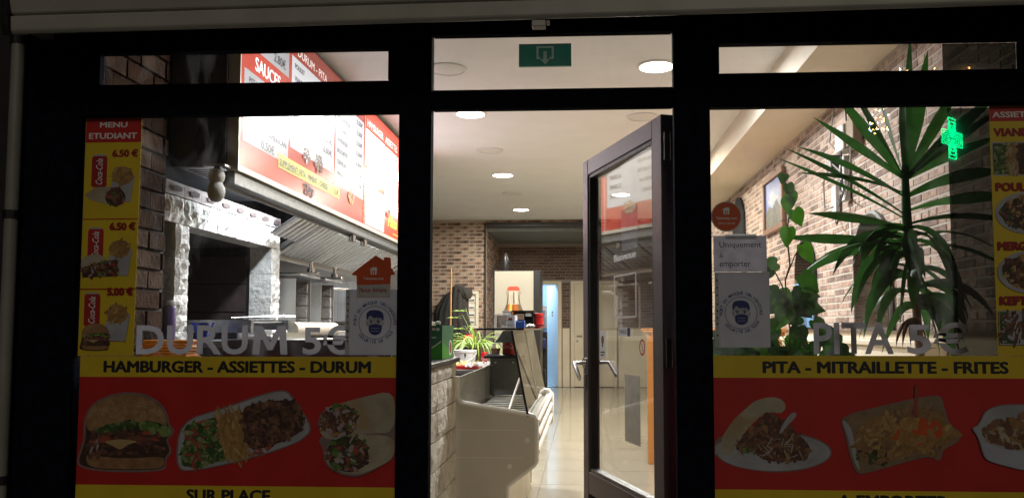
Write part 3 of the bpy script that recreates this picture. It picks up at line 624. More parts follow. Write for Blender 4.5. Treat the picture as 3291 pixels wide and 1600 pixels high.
# --- on the door pane
p = Print(lambda u, v, n: PD(u, v, n-.022)); ur = lambda a, b: (a, b)
def Pdoor(flipu): return Print(lambda u, v, n: PG(-u, v, n+.0035))
p = Pdoor(1)     # u runs from the free edge towards the hinge (reads left to right): use -u
wl = thing('door_lettering', 'white lettering Bienvenue on the door pane', 'lettering', tuple(PD(.64, 1.49, 0)))
p.text('letters', 'Bienvenue', -.645, -.355, 1.503, 1.536, pm('vinyl_white', (.85, .85, .85), .6), wl, bold=.03)
fr = thing('sticker_frame', 'thin white empty sticker frame below the Bienvenue lettering', 'sticker', tuple(PD(.64, 1.25, 0)))
for q in ((-.647, -.635, 1.246, 1.44), (-.363, -.351, 1.246, 1.44), (-.635, -.363, 1.246, 1.254), (-.635, -.363, 1.433, 1.44)): p.rect('frame_strip', *q, vwhite, fr)
def dpaper(name, label, cat, u0, u1, v0, v1, mat, n=.0036):
    t = thing(name, label, cat, tuple(PD(u0, v0, 0))); gbox('sheet', u1, u0, v0, v1, n, n+.0006, mat, t); return t
dpaper('door_note', 'translucent paper strip stuck above the Bienvenue lettering', 'note', .56, .352, 1.545, 1.73, pm('thin_paper', (.45, .44, .48), .6, trans=.5), -.0042)
t = dpaper('door_label', 'small white and blue label below the sticker frame', 'label', .585, .43, 1.165, 1.205, vwhite); p.rect('blue_patch', -.465, -.432, 1.167, 1.203, navy, t); p.text('lettering', 'TIREZ', -.575, -.48, 1.178, 1.193, vblack, t)
t = dpaper('door_card', 'narrow white card with a pictogram beside the door handle', 'card', .86, .775, 1.058, 1.19, vwhite); p.ell('pictogram', -.818, 1.145, .02, .022, meats[3], t, 16); p.rect('pictogram', -.828, -.812, 1.112, 1.125, ink, t); p.rect('text_line', -.85, -.785, 1.085, 1.09, ink, t); p.rect('text_line', -.85, -.8, 1.072, 1.077, ink, t)
t = thing('no_smoking_sticker', 'round red prohibition sticker low on the hinge side of the door pane', 'sticker', tuple(PD(.28, 1.09, 0)))
p.ring('ring', -.283, 1.122, .026, .034, red, t); p.shape('bar', [(-.302, 1.14), (-.297, 1.144), (-.264, 1.104), (-.269, 1.1)], red, t); p.text('lettering', '7A', -.298, -.266, 1.112, 1.132, vwhite, t)
dpaper('door_poster', 'pale grey paper sheet stuck low on the door pane', 'poster', .53, .335, .708, 1.0, pm('grey_paper', (.85, .84, .81), .7, trans=.5), -.0042)
# ================================================================= CEILING LIGHTS
lit = emis('led_disc', (1, .96, .88), 22); dim = pm('unlit_diffuser', (.66, .67, .69), .5, 0, .03, 10)
LAMP = 106
def downlight(x, y, on, label):
    t = thing('ceiling_downlight', label, 'ceiling light', (x, y, 3.149), 'round ceiling downlights')
    MB().lathe([(.148, .0), (.148, -.008), (.140, -.013), (.128, -.013), (.126, -.006)], (x, y, 3.15), 40).build('trim_ring', white if on else dim, t, True)
    MB().lathe([(.126, -.008), (.1, -.0135), (.001, -.015)], (x, y, 3.15), 40).build('diffuser', lit if on else dim, t, True)
    if on:
        L = bpy.data.lights.new('downlight', 'AREA'); L.shape = 'DISK'; L.size = .24; L.energy = (LAMP if y < 6 else LAMP*.72) if y > 2 else LAMP*.26; L.color = (.98, .985, 1) if y < 5 else (1, .94, .80); L.spread = R(176)
        o = bpy.data.objects.new('light', L); COL.objects.link(o); o.parent = t; o.matrix_parent_inverse = t.matrix_basis.inverted(); o.location = (x, y, 3.125)
LAMP = 106
for y, on, lb in ((1.45, 1, 'lit round downlight nearest the shopfront, hidden above the door transom'), (4.17, 1, 'lit round downlight just below the door transom bar, nearest of the left row'), (7.12, 1, 'lit round downlight in the middle of the left row'), (10.12, 1, 'lit round downlight farthest back, by the brick wall'),
                  (2.9, 0, 'unlit round ceiling fitting seen in the door transom, nearest of the left row'), (5.69, 0, 'unlit round ceiling fitting between the first two lit lamps'), (8.55, 0, 'faint unlit round ceiling fitting between the two farthest lit lamps')):
    downlight(-1.02, y, on, lb)
for y, on, lb in ((2.91, 1, 'lit round downlight at the right end of the door transom window'), (4.36, 0, 'unlit round ceiling fitting above the open door corner'), (5.8, 1, 'lit round downlight behind the open door, middle of the right row'), (8.7, 1, 'lit round downlight behind the open door, farthest of the right row')):
    downlight(.55, y, on, lb)
sd = thing('smoke_detector', 'small white smoke detector on the ceiling behind the transom bar', 'detector', (-1.03, 3.55, 3.15))
MB().lathe([(.055, 0), (.055, -.02), (.045, -.03), (.04, -.055), (.03, -.065), (.001, -.066)], (-1.03, 3.55, 3.15), 24).build('housing', white, sd, True); MB().lathe([(.042, -.035), (.046, -.035), (.046, -.042), (.042, -.042)], (-1.03, 3.55, 3.15), 24).build('grille', dsteel, sd, True)

# ================================================================= MENU LIGHT BOX
cv = thing('canopy_boxing', 'black boxed-in canopy above the oven carrying the menu board', 'canopy', (-1.86, 1.13, 2.08))
bx('end_panel', (-2.9, -1.905, 1.13, 1.15, 2.06, 3.149), darkwall, cv); bx('front_panel', (-1.935, -1.905, 1.15, 5.85, 2.09, 3.149), darkwall, cv); bx('far_panel', (-2.9, -1.905, 5.85, 5.87, 2.06, 3.149), darkwall, cv)
bx('corner_trim', (-2.2, -2.06, 1.12, 1.13, 2.1, 3.148), pm('panel_grey', (.05, .05, .054), .6), cv)
redlit = pm('lightbox_red', (.36, .04, .025), .22, 0, .05, 4, emit=(.8, .13, .07), es=.2)
whlit = pm('lightbox_white', (.25, .25, .265), .25, 0, .02, 4, emit=(.92, .95, 1), es=.22)
yellit = pm('lightbox_yellow', (.42, .39, .02), .3, 0, .03, 6, emit=(1, .92, .02), es=.2)
btext = pm('menu_ink', (.03, .03, .035), .4)
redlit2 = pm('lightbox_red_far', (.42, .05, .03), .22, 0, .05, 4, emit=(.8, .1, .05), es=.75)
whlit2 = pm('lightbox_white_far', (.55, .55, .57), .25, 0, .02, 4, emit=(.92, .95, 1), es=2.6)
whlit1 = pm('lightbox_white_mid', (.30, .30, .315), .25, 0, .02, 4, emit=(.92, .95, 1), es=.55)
wtext = pm('menu_white', (.8, .8, .8), .3, emit=(1, .95, .92), es=.5)
mb_ = thing('menu_board', 'backlit red menu board with white price panels hung above the hood', 'menu board', (-1.88, 1.16, 2.07))
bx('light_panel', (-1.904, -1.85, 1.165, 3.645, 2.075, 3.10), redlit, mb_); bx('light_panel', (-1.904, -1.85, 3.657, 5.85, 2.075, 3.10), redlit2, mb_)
alu = pm('board_aluminium', (.6, .56, .48), .35, .6, .06, 20)
bx('frame_rail', (-1.906, -1.842, 1.15, 5.86, 2.045, 2.0745), alu, mb_); bx('frame_rail', (-1.906, -1.846, 1.15, 5.86, 3.1005, 3.118), pm('trim_brown', (.1, .06, .05), .5), mb_)
bx('frame_end', (-1.906, -1.842, 1.152, 1.1645, 2.075, 3.1), alu, mb_); bx('frame_joint', (-1.904, -1.846, 3.6455, 3.6565, 2.075, 3.1), alu, mb_)
p = Print(lambda u, v, n: (-1.85+n, u, v))
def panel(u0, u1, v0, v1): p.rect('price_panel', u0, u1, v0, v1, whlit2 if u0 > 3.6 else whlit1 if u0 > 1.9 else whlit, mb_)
def mtext(s, u0, u1, v0, v1, m=None, b=.0): p.text('lettering', s, u0, u1, v0, v1, m or btext, mb_, bold=b or (.03 if u0 > 1.9 and not m else .012), n=.0022)
panel(1.22, 1.88, 2.772, 3.04); mtext('2.80€', 1.63, 1.82, 2.80, 2.86); mtext('PETIT', 1.27, 1.45, 2.82, 2.86); mtext('GRAND', 1.27, 1.5, 2.93, 2.97); mtext('3.30€', 1.63, 1.82, 2.92, 2.98)
mtext('SAUCES', 1.36, 1.74, 2.655, 2.735, wtext)
panel(1.22, 1.89, 2.222, 2.628)
for s, v in (('PITA', 2.56), ('SAMOURAI', 2.50), ('ANDALOUSE', 2.44), ('COKTAIL - AMERICAN', 2.315)): mtext(s, 1.28, 1.28+.031*len(s) if len(s) < 12 else 1.855, v, v+.036)
mtext('0.50€', 1.465, 1.665, 2.232, 2.285)
panel(1.93, 2.82, 2.345, 2.94); mtext('DURUM - PITA', 2.03, 2.63, 2.965, 3.02, wtext, .01)
for i, (s, q) in enumerate((('POULET', '5.50€'), ('VIANDE', '5.50€'), ('MIXTE', '6.00€'), ('MERGUEZ', '6.00€'), ('KEFTA', '6.50€'), ('FALAFEL', '6.00€'))):
    v = 2.87-i*.082; mtext(s, 1.98, 1.98+.03*len(s), v, v+.034); mtext(q, 2.57, 2.765, v-.005, v+.042)
panel(2.85, 3.62, 2.277, 2.93); mtext('MITRAILLETTE', 2.95, 3.5, 2.965, 3.02, wtext, .01)
for i, (s, q) in enumerate((('POULYCROC', '5.50€'), ('FRICANDELLE', '5.50€'), ('MEXICANO', '5.50€'), ('HAMBURGER', '5.50€'), ('BROCHETTE', '6.00€'), ('CERVELAS', '5.50€'), ('MERGUEZ', '6.50€'))):
    v = 2.87-i*.086; mtext(s, 2.89, 2.89+.03*len(s), v, v+.034); mtext(q, 3.40, 3.58, v-.004, v+.04)
panel(3.69, 4.33, 2.59, 2.905); mtext('HAMBURGER', 3.73, 4.28, 2.935, 3.0, wtext, .01)
for i, s in enumerate(('HAMBURGER', 'CHEESE', 'BIG BURGER', 'DOUBLE CHEESE')):
    v = 2.855-i*.07; mtext(s, 3.74, 3.74+.03*len(s), v, v+.034); mtext(('3.00€', '3.50€', '4.50€', '5.00€')[i], 4.16, 4.31, v-.003, v+.037)
mtext('VIANDES', 3.80, 4.22, 2.465, 2.54, wtext, .01); panel(3.705, 4.34, 2.09, 2.43)
for i, s in enumerate(('FRICANDELLE', 'POULYCROC', 'MEXICANO', 'PILON POULET')):
    v = 2.375-i*.078; mtext(s, 3.75, 3.75+.03*len(s), v, v+.034); mtext(('2.00€', '2.00€', '2.00€', '3.00€')[i], 4.17, 4.32, v-.003, v+.037)
panel(4.36, 4.88, 2.3, 2.9); mtext('ASSIETTES', 4.36, 4.84, 2.935, 3.0, wtext, .01)
for i in range(8): mtext(('PITA', 'POULET', 'KEFTA', 'MIXTE', 'MERGUEZ', 'BROCHETTE', 'KEBAB', 'VEGGIE')[i], 4.38, 4.56, 2.845-i*.07, 2.875-i*.07); mtext(('8.50€', '9.00€')[i % 2], 4.68, 4.85, 2.84-i*.07, 2.88-i*.07)
panel(4.93, 5.7, 2.25, 2.92)
for i in range(7): mtext(('9.50€', '9.50€', '9.50€', '6.00€', '6.00€', '6.50€', '6.50€')[i], 5.0, 5.3, 2.84-i*.085, 2.89-i*.085); mtext(('PITA', 'DURUM', 'FRITES', 'KEBAB', 'MIXTE', 'POULET', 'KEFTA')[i], 5.36, 5.62, 2.845-i*.085, 2.88-i*.085)
gold = pm('menu_gold', (.9, .5, .02), .4, emit=(1, .55, .02), es=.8)
p.text('lettering', 'Pitta Pita', 4.5, 5.2, 2.17, 2.28, gold, mb_, bold=.02, shear=.3); p.text('lettering', 'www.pita.be', 4.7, 5.2, 2.1, 2.13, gold, mb_)
p.n = .003
p.rect('supplement_strip', 1.73, 2.96, 2.177, 2.264, yellit, mb_)
p.text('lettering', 'SUPPLÉMENT: FETA - PIMENT - CHEESE', 1.745, 2.68, 2.194, 2.246, btext, mb_, bold=.02, n=.0042); p.text('lettering', '0.50€', 2.76, 2.945, 2.192, 2.25, btext, mb_, n=.0042); p.n = .0042; p.rect('underline', 1.745, 2.1, 2.189, 2.193, btext, mb_)
p.n = .0045
for c, (ru, rv), ms in (((2.22, 2.36), (.07, .05), meats+[vwhite]), ((2.47, 2.345), (.09, .06), meats+[greens[1], tomato]), ((3.28, 2.245), (.08, .06), fries+[tort]), ((2.28, 2.13), (.1, .045), meats+[vblack, plate]), ((4.5, 2.3), (.07, .06), meats+[cheese])):
    p.bits('food_picture', blob(*c, ru, rv, seed=int(c[0]*10)), ms, 60, .035, .55, mb_)

# ================================================================= HOOD
hd_ = thing('extraction_hood', 'steel extraction hood with slanted baffle filters below the menu board', 'hood', (-2.2, 1.2, 1.76))
bx('front_channel', (-1.925, -1.868, 1.17, 5.8, 1.972, 2.0445), dsteel, hd_, .004)
bx('tube_screen', (-1.9345, -1.9255, 1.17, 5.8, 1.952, 2.04), dsteel, hd_, .001)  # added strip that keeps the hood tubes out of sight
bx('flat_underside', (-2.9, -1.936, 1.17, 2.38, 2.075, 2.085), dsteel, hd_)
for k in range(3):
    f_ = bx('filter_plate', (-2.19, -1.945, 1.2+k*.33, 1.51+k*.33, 2.067, 2.0745), steel, hd_, .002)
    for j in range(5): bx('slot', (-2.16, -1.98, 1.24+k*.33+j*.052, 1.262+k*.33+j*.052, 2.0655, 2.0668), black, f_)
hx0, hz0, hx1, hz1 = -1.94, 2.0, -2.3, 1.765; sl_ = Vector((hx1-hx0, 0, hz1-hz0)); sn = Vector((sl_.z, 0, -sl_.x)).normalized()*1
if sn.z > 0: sn = -sn
def HP(s, y, n): q = Vector((hx0, y, hz0))+sl_*s+sn*n; return (q.x, y, q.z)
MB().prism([(0, 0), (1, 0), (1, -.03), (0, -.03)], lambda s, n: HP(s, 2.87, n), lambda s, n: HP(s, 5.8, n)).build('filter_frame', steel, hd_)
lt = pm('filter_steel', (.78, .77, .74), .3, 1, .1, 20)
for k in range(6):
    y0 = 2.89+k*.485
    f_ = MB().prism([(.03, .002), (.97, .002), (.97, .008), (.03, .008)], lambda s, n: HP(s, y0, n), lambda s, n: HP(s, y0+.47, n)).build('baffle_filter', pm('filter_dark', (.03, .03, .03), .5, .3), hd_)
    for j in range(5):
        ya = y0+.012+j*.092
        MB().prism([(0, .0085), (.052, .0085), (.044, .030), (.008, .030)], lambda a, n: HP(.05, ya+a, n), lambda a, n: HP(.95, ya+a, n)).build('slat', lt, f_)
y0 = 2.39
f_ = MB().prism([(.03, .002), (.60, .002), (.60, .008), (.03, .008)], lambda s, n: HP(s, y0, n), lambda s, n: HP(s, y0+.47, n)).build('baffle_filter', MATS['filter_dark'], hd_)
for j in range(5):
    ya = y0+.012+j*.092
    MB().prism([(0, .0085), (.052, .0085), (.044, .030), (.008, .030)], lambda a, n: HP(.05, ya+a, n), lambda a, n: HP(.58, ya+a, n)).build('slat', lt, f_)
MB().prism([(-1.936, 2.0), (-1.936, 2.05), (-2.9, 2.05), (-2.9, 1.72), (-2.31, 1.72), (-2.31, 1.765)], lambda u, v: (u, 5.81, v), lambda u, v: (u, 5.84, v)).build('end_plate', lt, hd_)
MB().prism([(-2.31, 1.768), (-2.31, 1.72), (-2.9, 1.72), (-2.9, 1.768)], lambda u, v: (u, 2.87, v), lambda u, v: (u, 5.8, v)).build('rear_channel', steel, hd_)
MB().tube([(-2.32, 5.82, 1.735), (-1.86, 5.82, 1.98)], .016, 8).build('end_rail', white, hd_, True)
for yy in (3.2, 3.55): MB().lathe([(.03, 0), (.03, .05), (.018, .055), (.018, .09), (.001, .092)], (-1.90, yy+.3, 1.91), 14).build('lamp_fitting', chrome, hd_, True)
ft_ = thing('fluorescent_tube', 'bright fluorescent tube mounted under the hood before the oven lintel', 'lamp', (-1.99, 1.55, 2.0))
MB().tube([(-1.975, 1.62, 2.048), (-1.975, 2.52, 2.048)], .009, 10).build('tube', emis('tube_light', (.86, .93, 1), 22), ft_, True)
bx('batten', (-1.99, -1.955, 1.58, 2.56, 2.058, 2.066), white, ft_)
L = bpy.data.lights.new('tube', 'AREA'); L.shape = 'RECTANGLE'; L.size = .9; L.size_y = .04; L.energy = 15; L.color = (.85, .93, 1)
o = bpy.data.objects.new('light', L); COL.objects.link(o); o.parent = ft_; o.matrix_parent_inverse = ft_.matrix_basis.inverted(); o.matrix_basis = Matrix.Translation((-1.978, 2.08, 2.034)) @ Matrix(((0, -.62, .78), (1, 0, 0), (0, .78, .62))).to_4x4()
L.shape = 'RECTANGLE'
ft2 = thing('fluorescent_tube', 'fluorescent tube mounted along the hood above the kebab grills', 'lamp', (-1.95, 3.4, 1.97))
MB().tube([(-1.935, 3.3, 1.985), (-1.935, 4.6, 1.985)], .008, 10).build('tube', emis('tube_light', (.86, .93, 1), 22), ft2, True)
L = bpy.data.lights.new('tube', 'AREA'); L.shape = 'RECTANGLE'; L.size = 1.3; L.size_y = .04; L.energy = 6; L.color = (.9, .95, 1)
o = bpy.data.objects.new('light', L); COL.objects.link(o); o.parent = ft2; o.matrix_parent_inverse = ft2.matrix_basis.inverted(); o.matrix_basis = Matrix.Translation((-1.945, 3.95, 1.975)) @ Matrix(((0, -.62, .78), (1, 0, 0), (0, .78, .62))).to_4x4()
lb_ = thing('double_globe', 'pale double-globe shape hanging from the near corner of the black boxing', 'lamp', (-1.93, 1.1, 2.06))
globe_mat = pm('pale_globe', (.5, .5, .47), .5, 0, .05, 20)
MB().lathe([(.012, .0), (.034, -.012), (.043, -.04), (.040, -.062), (.031, -.08), (.04, -.1), (.046, -.125), (.041, -.155), (.024, -.178), (.001, -.184)], (-1.93, 1.09, 2.045), 20).build('globe', globe_mat, lb_, True)  # plain pale double-globe form, kind left open
MB().box(-1.99, -1.87, 1.055, 1.125, 2.046, 2.06).build('bracket', steel, lb_, bevel=.003)

# ================================================================= STONE OVEN
ov = thing('stone_oven', 'white rough stone grill oven with a dark open hearth on the left wall', 'oven', (-2.2, 1.1, 0))
stone = pm('rough_stone', (.66, .65, .62), .85, 0, .16, 22, bump=1.0, bscale=26)
def rough_block(name, y0, y1, z0, z1, xf=-2.2, depth=.16, m=stone, amp=.012, parent=ov, res=.025, seed=0):
    q = random.Random(seed); nu = max(2, int((y1-y0)/res)); nv = max(2, int((z1-z0)/res)); V = []; F = []
    for j in range(nv+1):
        for i in range(nu+1):
            e = (i in (0, nu)) or (j in (0, nv))
            V.append((xf+(0 if e else amp*.5)+(q.uniform(-amp, amp) if not e else q.uniform(-amp*.6, 0)), y0+(y1-y0)*i/nu, z0+(z1-z0)*j/nv))
    for j in range(nv):
        for i in range(nu): a = j*(nu+1)+i; F.append((a, a+1, a+nu+2, a+nu+1))
    b = len(V); edge = [i for i in range(nu+1)]+[(j+1)*(nu+1)-1 for j in range(1, nv+1)]+[nv*(nu+1)+i for i in range(nu-1, -1, -1)]+[j*(nu+1) for j in range(nv-1, 0, -1)]
    for k in edge: V.append((xf-depth, V[k][1], V[k][2]))
    for k in range(len(edge)): n2 = (k+1) % len(edge); F.append((edge[k], b+k, b+n2, edge[n2]))
    F.append(tuple(b+k for k in range(len(edge))))
    return MB().add(V, F).build(name, m, parent)
ys = [1.08, 1.3, 1.70, 2.10, 2.44, 2.71]
for k in range(5): rough_block('lintel_stone', ys[k]+.002, ys[k+1]-.002, 1.772, 1.914, seed=k)
for k, (a, b) in enumerate(((1.05, 1.185), (1.187, 1.385), (1.387, 1.585), (1.587, 1.77))):
    rough_block('jamb_stone', 1.22, 1.37, a, b, -2.205, seed=10+k); rough_block('jamb_stone', 2.575, 2.725, a, b, -2.205, seed=20+k)
pink = pm('pink_block', (.30, .25, .24), .8, 0, .12, 14, bump=.3, bscale=40)
for k in range(8):
    y0 = 1.075+k*.2035
    o = rough_block('cap_block', y0, y0+.199, 1.917, 1.99, -2.195, .14, pink, .003, seed=30+k)
    MB().poly([(-2.1855, y0+.045, 1.958), (-2.1855, y0+.09, 1.972), (-2.1855, y0+.16, 1.966), (-2.1855, y0+.152, 1.940), (-2.1855, y0+.065, 1.936)]).build('chip_mark', pm('chip_dark', (.07, .05, .045), .9, 0, .3, 60), o, recalc=False)
soot = pm('soot_brick', (.014, .013, .014), .85, 0, .4, 12, bump=.5, bscale=20)
MB().box(-2.95, -2.9, 1.3, 2.6, 1.0, 2.0).box(-2.9, -2.37, 1.24, 1.3, 1.0, 2.0).box(-2.9, -2.37, 2.6, 2.68, 1.0, 2.0).box(-2.9, -2.365, 1.301, 2.599, 1.775, 1.8).build('hearth_lining', soot, ov)
for k in range(3): bx('hearth_tile', (-2.88, -2.4, 2.592, 2.5995, 1.12+k*.2, 1.31+k*.2), pm('hearth_tile_m', (.06, .04, .04), .5, 0, .3, 10), ov)
bx('hearth_slab', (-2.9, -2.365, 1.301, 2.599, 1.0, 1.08), soot, ov); bx('plinth', (-2.9, -2.21, 1.2, 2.7, 0, .999), darkwall, ov)
# grill things on the hearth edge
wt = thing('kitchen_counter', 'steel kitchen counter running along below the oven and grills', 'counter', (-2.0, 1.1, 0))
bx('worktop', (-2.36, -1.72, 1.1, 2.74, 1.095, 1.135), steel, wt, .004); bx('worktop', (-2.9, -1.72, 2.745, 5.8, 1.095, 1.135), steel, wt, .004); bx('cabinet', (-2.2, -1.76, 1.12, 5.78, 0, 1.094), dsteel, wt)
gr = thing('grill_grate', 'dark grill grates piled on the hearth edge', 'grate', (-2.2, 1.8, 1.18))
for k in range(9): MB().tube([(-2.36+k*.04, 1.66, 1.235), (-2.30+k*.04, 2.2, 1.24)], .008, 6).build('bar', black, gr)
MB().box(-2.34, -1.94, 1.6, 1.64, 1.175, 1.25).box(-2.34, -1.94, 2.2, 2.24, 1.175, 1.255).build('end_bar', dsteel, gr); bx('foot', (-2.3, -2.0, 1.75, 2.1, 1.136, 1.18), black, gr)
for k in range(2): MB().tube([(-2.2, 1.92+k*.17, 1.265), (-1.92, 2.1+k*.17, 1.28)], .007, 6).build('skewer', chrome, gr, True)
bb = thing('blue_bowl', 'shiny blue bowl at the foot of the left oven jamb', 'bowl', (-2.12, 1.4, 1.137))
MB().lathe([(.03, 0), (.04, .05), (.055, .09), (.058, .095), (.05, .085), (.03, .04)], (-2.14, 1.42, 1.1375), 20, sx=1.1).build('bowl', pm('blue_gloss', (.02, .05, .42), .15), bb, True)
bx('stand', (-2.19, -2.09, 1.37, 1.47, 1.135, 1.1375), black, bb)
tr_ = thing('steel_tray', 'steel tray with white paper in front of the hearth', 'tray', (-1.9, 1.7, 1.136))
MB().box(-2.0, -1.78, 1.55, 2.15, 1.136, 1.142).box(-2.0, -1.99, 1.55, 2.15, 1.142, 1.175).box(-1.79, -1.78, 1.55, 2.15, 1.142, 1.175).build('tray', steel, tr_); MB().box(-1.96, -1.82, 1.6, 2.05, 1.1425, 1.16).box(-1.95, -1.85, 1.7, 1.95, 1.1605, 1.19).build('paper_stack', white, tr_, bevel=.004)
fo = thing('foil_roll', 'pale roll lying on the counter below the right oven jamb', 'roll', (-1.85, 2.4, 1.136)); MB().tube([(-1.95, 2.3, 1.19), (-1.8, 2.72, 1.19)], .053, 18).build('roll', pm('roll_paper', (.7, .62, .5), .4), fo, True); MB().tube([(-1.803, 2.715, 1.19), (-1.797, 2.73, 1.19)], .02, 10).build('core', meats[3], fo)
pb = thing('purple_bottle', 'purple bottle with white cap left of the oven jamb', 'bottle', (-2.09, .95, 1.047))
MB().lathe([(.03, 0), (.031, .02), (.031, .19), (.026, .2), (.022, .205)], (-2.09, .95, 1.115), 16).build('bottle', pm('purple', (.08, .05, .16), .3), pb, True); MB().lathe([(.029, .2), (.029, .222), (.026, .226), (.001, .226)], (-2.09, .95, 1.115), 16).build('cap', pm('bottle_cap', (.3, .3, .3), .4), pb, True)
bx('base_ring', (-2.13, -2.05, .91, .99, 1.047, 1.115), black, pb)
bx('shelf', (-2.19, -1.72, .62, 1.095, 1.005, 1.046), dsteel, wt)
ob = thing('orange_packs', 'stack of thin orange packs at the bottom left of the left window', 'packs', (-1.76, .34, 1.07))
for k in range(7): MB().box(-1.86+rnd.uniform(0, .01), -1.66+rnd.uniform(-.01, .01), .28, .40, 1.07+k*.0118, 1.07+k*.0118+.0105).build('pack', pm('pack_orange', (.6, .24, .05), .5, 0, .2, 30), ob, bevel=.002)
ll = thing('window_ledge', 'dark ledge behind the left window under the orange packs', 'ledge', (-1.6, .3, 0)); bx('ledge_top', (-1.94, -1.46, .12, .6, 1.03, 1.069), dsteel, ll); bx('ledge_body', (-1.92, -1.48, .14, .58, 0, 1.029), darkwall, ll)
cb = thing('cable', 'white cable dangling down the brick pier', 'cable', (-2.1, .62, 1.1)); MB().tube([(-1.93, .1, 2.0), (-1.93, .11, 1.8), (-1.935, .1, 1.65), (-1.925, .12, 1.5), (-1.935, .1, 1.4), (-1.90, .12, 1.25), (-1.91, .12, 1.1)], .004, 6).build('cable', white, cb, True)
# kebab grills
burn = pm('burner_ceramic', (.5, .46, .42), .7, 0, .25, 50, bump=.4, bscale=80)
def kebab(y, label):
    t = thing('kebab_grill', label, 'kebab grill', (-2.3, y, 1.1360), 'vertical kebab grills')
    bx('base', (-2.62, -2.05, y, y+.46, 1.1360, 1.1792), steel, t, .004); bx('back_panel', (-2.62, -2.58, y, y+.46, 1.1800, 1.5952), steel, t, .003)
    MB().prism([(-2.579, 0), (-2.18, .06), (-2.18, .075), (-2.579, .015)], lambda u, v: (u, y+v, 1.1800), lambda u, v: (u, y+v, 1.5792)).build('side_wing', steel, t)
    MB().prism([(-2.579, .445), (-2.18, .40), (-2.18, .415), (-2.579, .46)], lambda u, v: (u, y+v, 1.1800), lambda u, v: (u, y+v, 1.5792)).build('side_wing', steel, t)
    for k in range(4): MB().box(-2.577, -2.52, y+.16, y+.3, 1.19+k*.096, 1.278+k*.096).build('burner', burn, t, bevel=.006)
    for k in range(4): MB().box(-2.40, -2.2, y+.385, y+.398, 1.19+k*.096, 1.278+k*.096).build('burner', burn, t, bevel=.004)
    bx('top_cover', (-2.62, -2.12, y, y+.46, 1.5956, 1.6112), steel, t, .003)
    bx('motor_arm', (-2.5, -2.05, y+.2, y+.26, 1.6116, 1.6352), chrome, t, .004); MB().lathe([(.03, 0), (.03, .03), (.014, .034), (.014, .075), (.02, .08), (.001, .085)], (-2.12, y+.23, 1.6352), 14).build('motor_knob', chrome, t, True)
    MB().tube([(-2.3, y+.23, 1.1796), (-2.3, y+.23, 1.5952)], .008, 8).build('spit', chrome, t, True)
kebab(2.92, 'steel kebab grill nearest the stone oven'); kebab(3.52, 'second steel kebab grill, farther from the oven')
pp = thing('gas_pipe', 'grey bent handrail pipe sloping down beyond the kebab grills', 'pipe', (-2.2, 4.2, 1.05)); MB().tube([(-2.3, 4.1, 1.136), (-2.3, 4.1, 1.5), (-2.28, 4.18, 1.56), (-2.2, 4.35, 1.56), (-2.0, 5.2, 1.44), (-2.0, 5.25, 1.137)], .016, 10).build('pipe', steel, pp, True); MB().tube([(-2.3, 4.1, 1.137), (-2.3, 4.1, 1.15)], .03, 12).build('flange', steel, pp)
fr_ = thing('fryer_cabinet', 'pale cabinet at the far end of the kitchen line', 'cabinet', (-2.3, 6.0, 0)); bx('body', (-2.9, -1.8, 5.9, 6.9, 0, 1.25), cream, fr_, .01); bx('lid', (-2.9, -1.78, 5.88, 6.92, 1.2505, 1.28), steel, fr_, .005)
for k in range(2): bx('door', (-1.7995, -1.785, 5.93+k*.49, 6.38+k*.49, .1, 1.2), cream, fr_, .004)
# ================================================================= STONE COUNTER BY THE DOOR
sc_ = thing('stone_counter', 'cream split-stone clad counter end just inside the door', 'counter', (-1.0, .7, 0))
cst = [pm('cream_stone%d' % i, (.66*k, .61*k, .51*k), .85, 0, .12, 14, bump=.7, bscale=34, dark=(.46*k, .40*k, .30*k), darkscale=11) for i, k in enumerate((1, .93, 1.06))]
bx('core', (-1.46, -.72, .14, 1.335, 0, 1.02), darkwall, sc_)
z = 0.0; k = 0
while z < .99:
    h = .135 if k < 7 else .075
    off = .0 if k % 2 else .3
    yb = [.14]+[q for q in (.14+off+.15, .14+off+.6, .14+off+1.05) if q < 1.25]+[1.335]
    for a, b in zip(yb, yb[1:]):
        rough_block('stone_block', a+.003, b-.003, z+.003, min(z+h, 1.018)-.003, -.688, .031, rnd.choice(cst), .006, sc_, .03, seed=int(z*1000+a*77))
    z += h; k += 1
bx('counter_slab', (-1.46, -.672, .13, 1.36, 1.0205, 1.045), pm('dark_slab', (.012, .011, .01), .5), sc_, .004)
bx('upstand', (-1.44, -.76, .132, .16, 1.0455, 1.155), pm('upstand_grey', (.07, .07, .075), .4, .3), sc_, .003)
# green crate-like drinks display
gb = thing('green_box', 'green drinks display box with white price tags on the counter slab', 'box', (-.8, 1.0, 1.046))
gm = pm('green_card', (.02, .16, .075), .35, 0, .1, 8); gm2 = pm('green_bright', (.05, .33, .03), .4, 0, .15, 8)
MB().box(-1.0, -.70, .95, .957, 1.046, 1.215).box(-1.0, -.70, 1.293, 1.3, 1.046, 1.215).box(-1.0, -.993, .957, 1.293, 1.046, 1.215).box(-.707, -.70, .957, 1.293, 1.046, 1.215).box(-.993, -.707, .957, 1.293, 1.046, 1.05).build('carton', gm, gb)
p = Print(lambda u, v, n: (u, .95-n, v))
p.shape('bright_panel', [(-.99, 1.048), (-.705, 1.048), (-.705, 1.14), (-.74, 1.115), (-.80, 1.085), (-.86, 1.115), (-.99, 1.16)], gm2, gb)
p.shape('white_stripe', [(-.705, 1.14), (-.74, 1.115), (-.775, 1.098), (-.80, 1.09), (-.86, 1.13), (-.86, 1.124), (-.80, 1.082), (-.775, 1.09), (-.74, 1.107), (-.705, 1.132)], vwhite, gb)
p.ell('oval_emblem', -.775, 1.09, .009, .032, vwhite, gb, 24); p.ell('oval_emblem', -.775, 1.09, .005, .024, tomato, gb, 20)
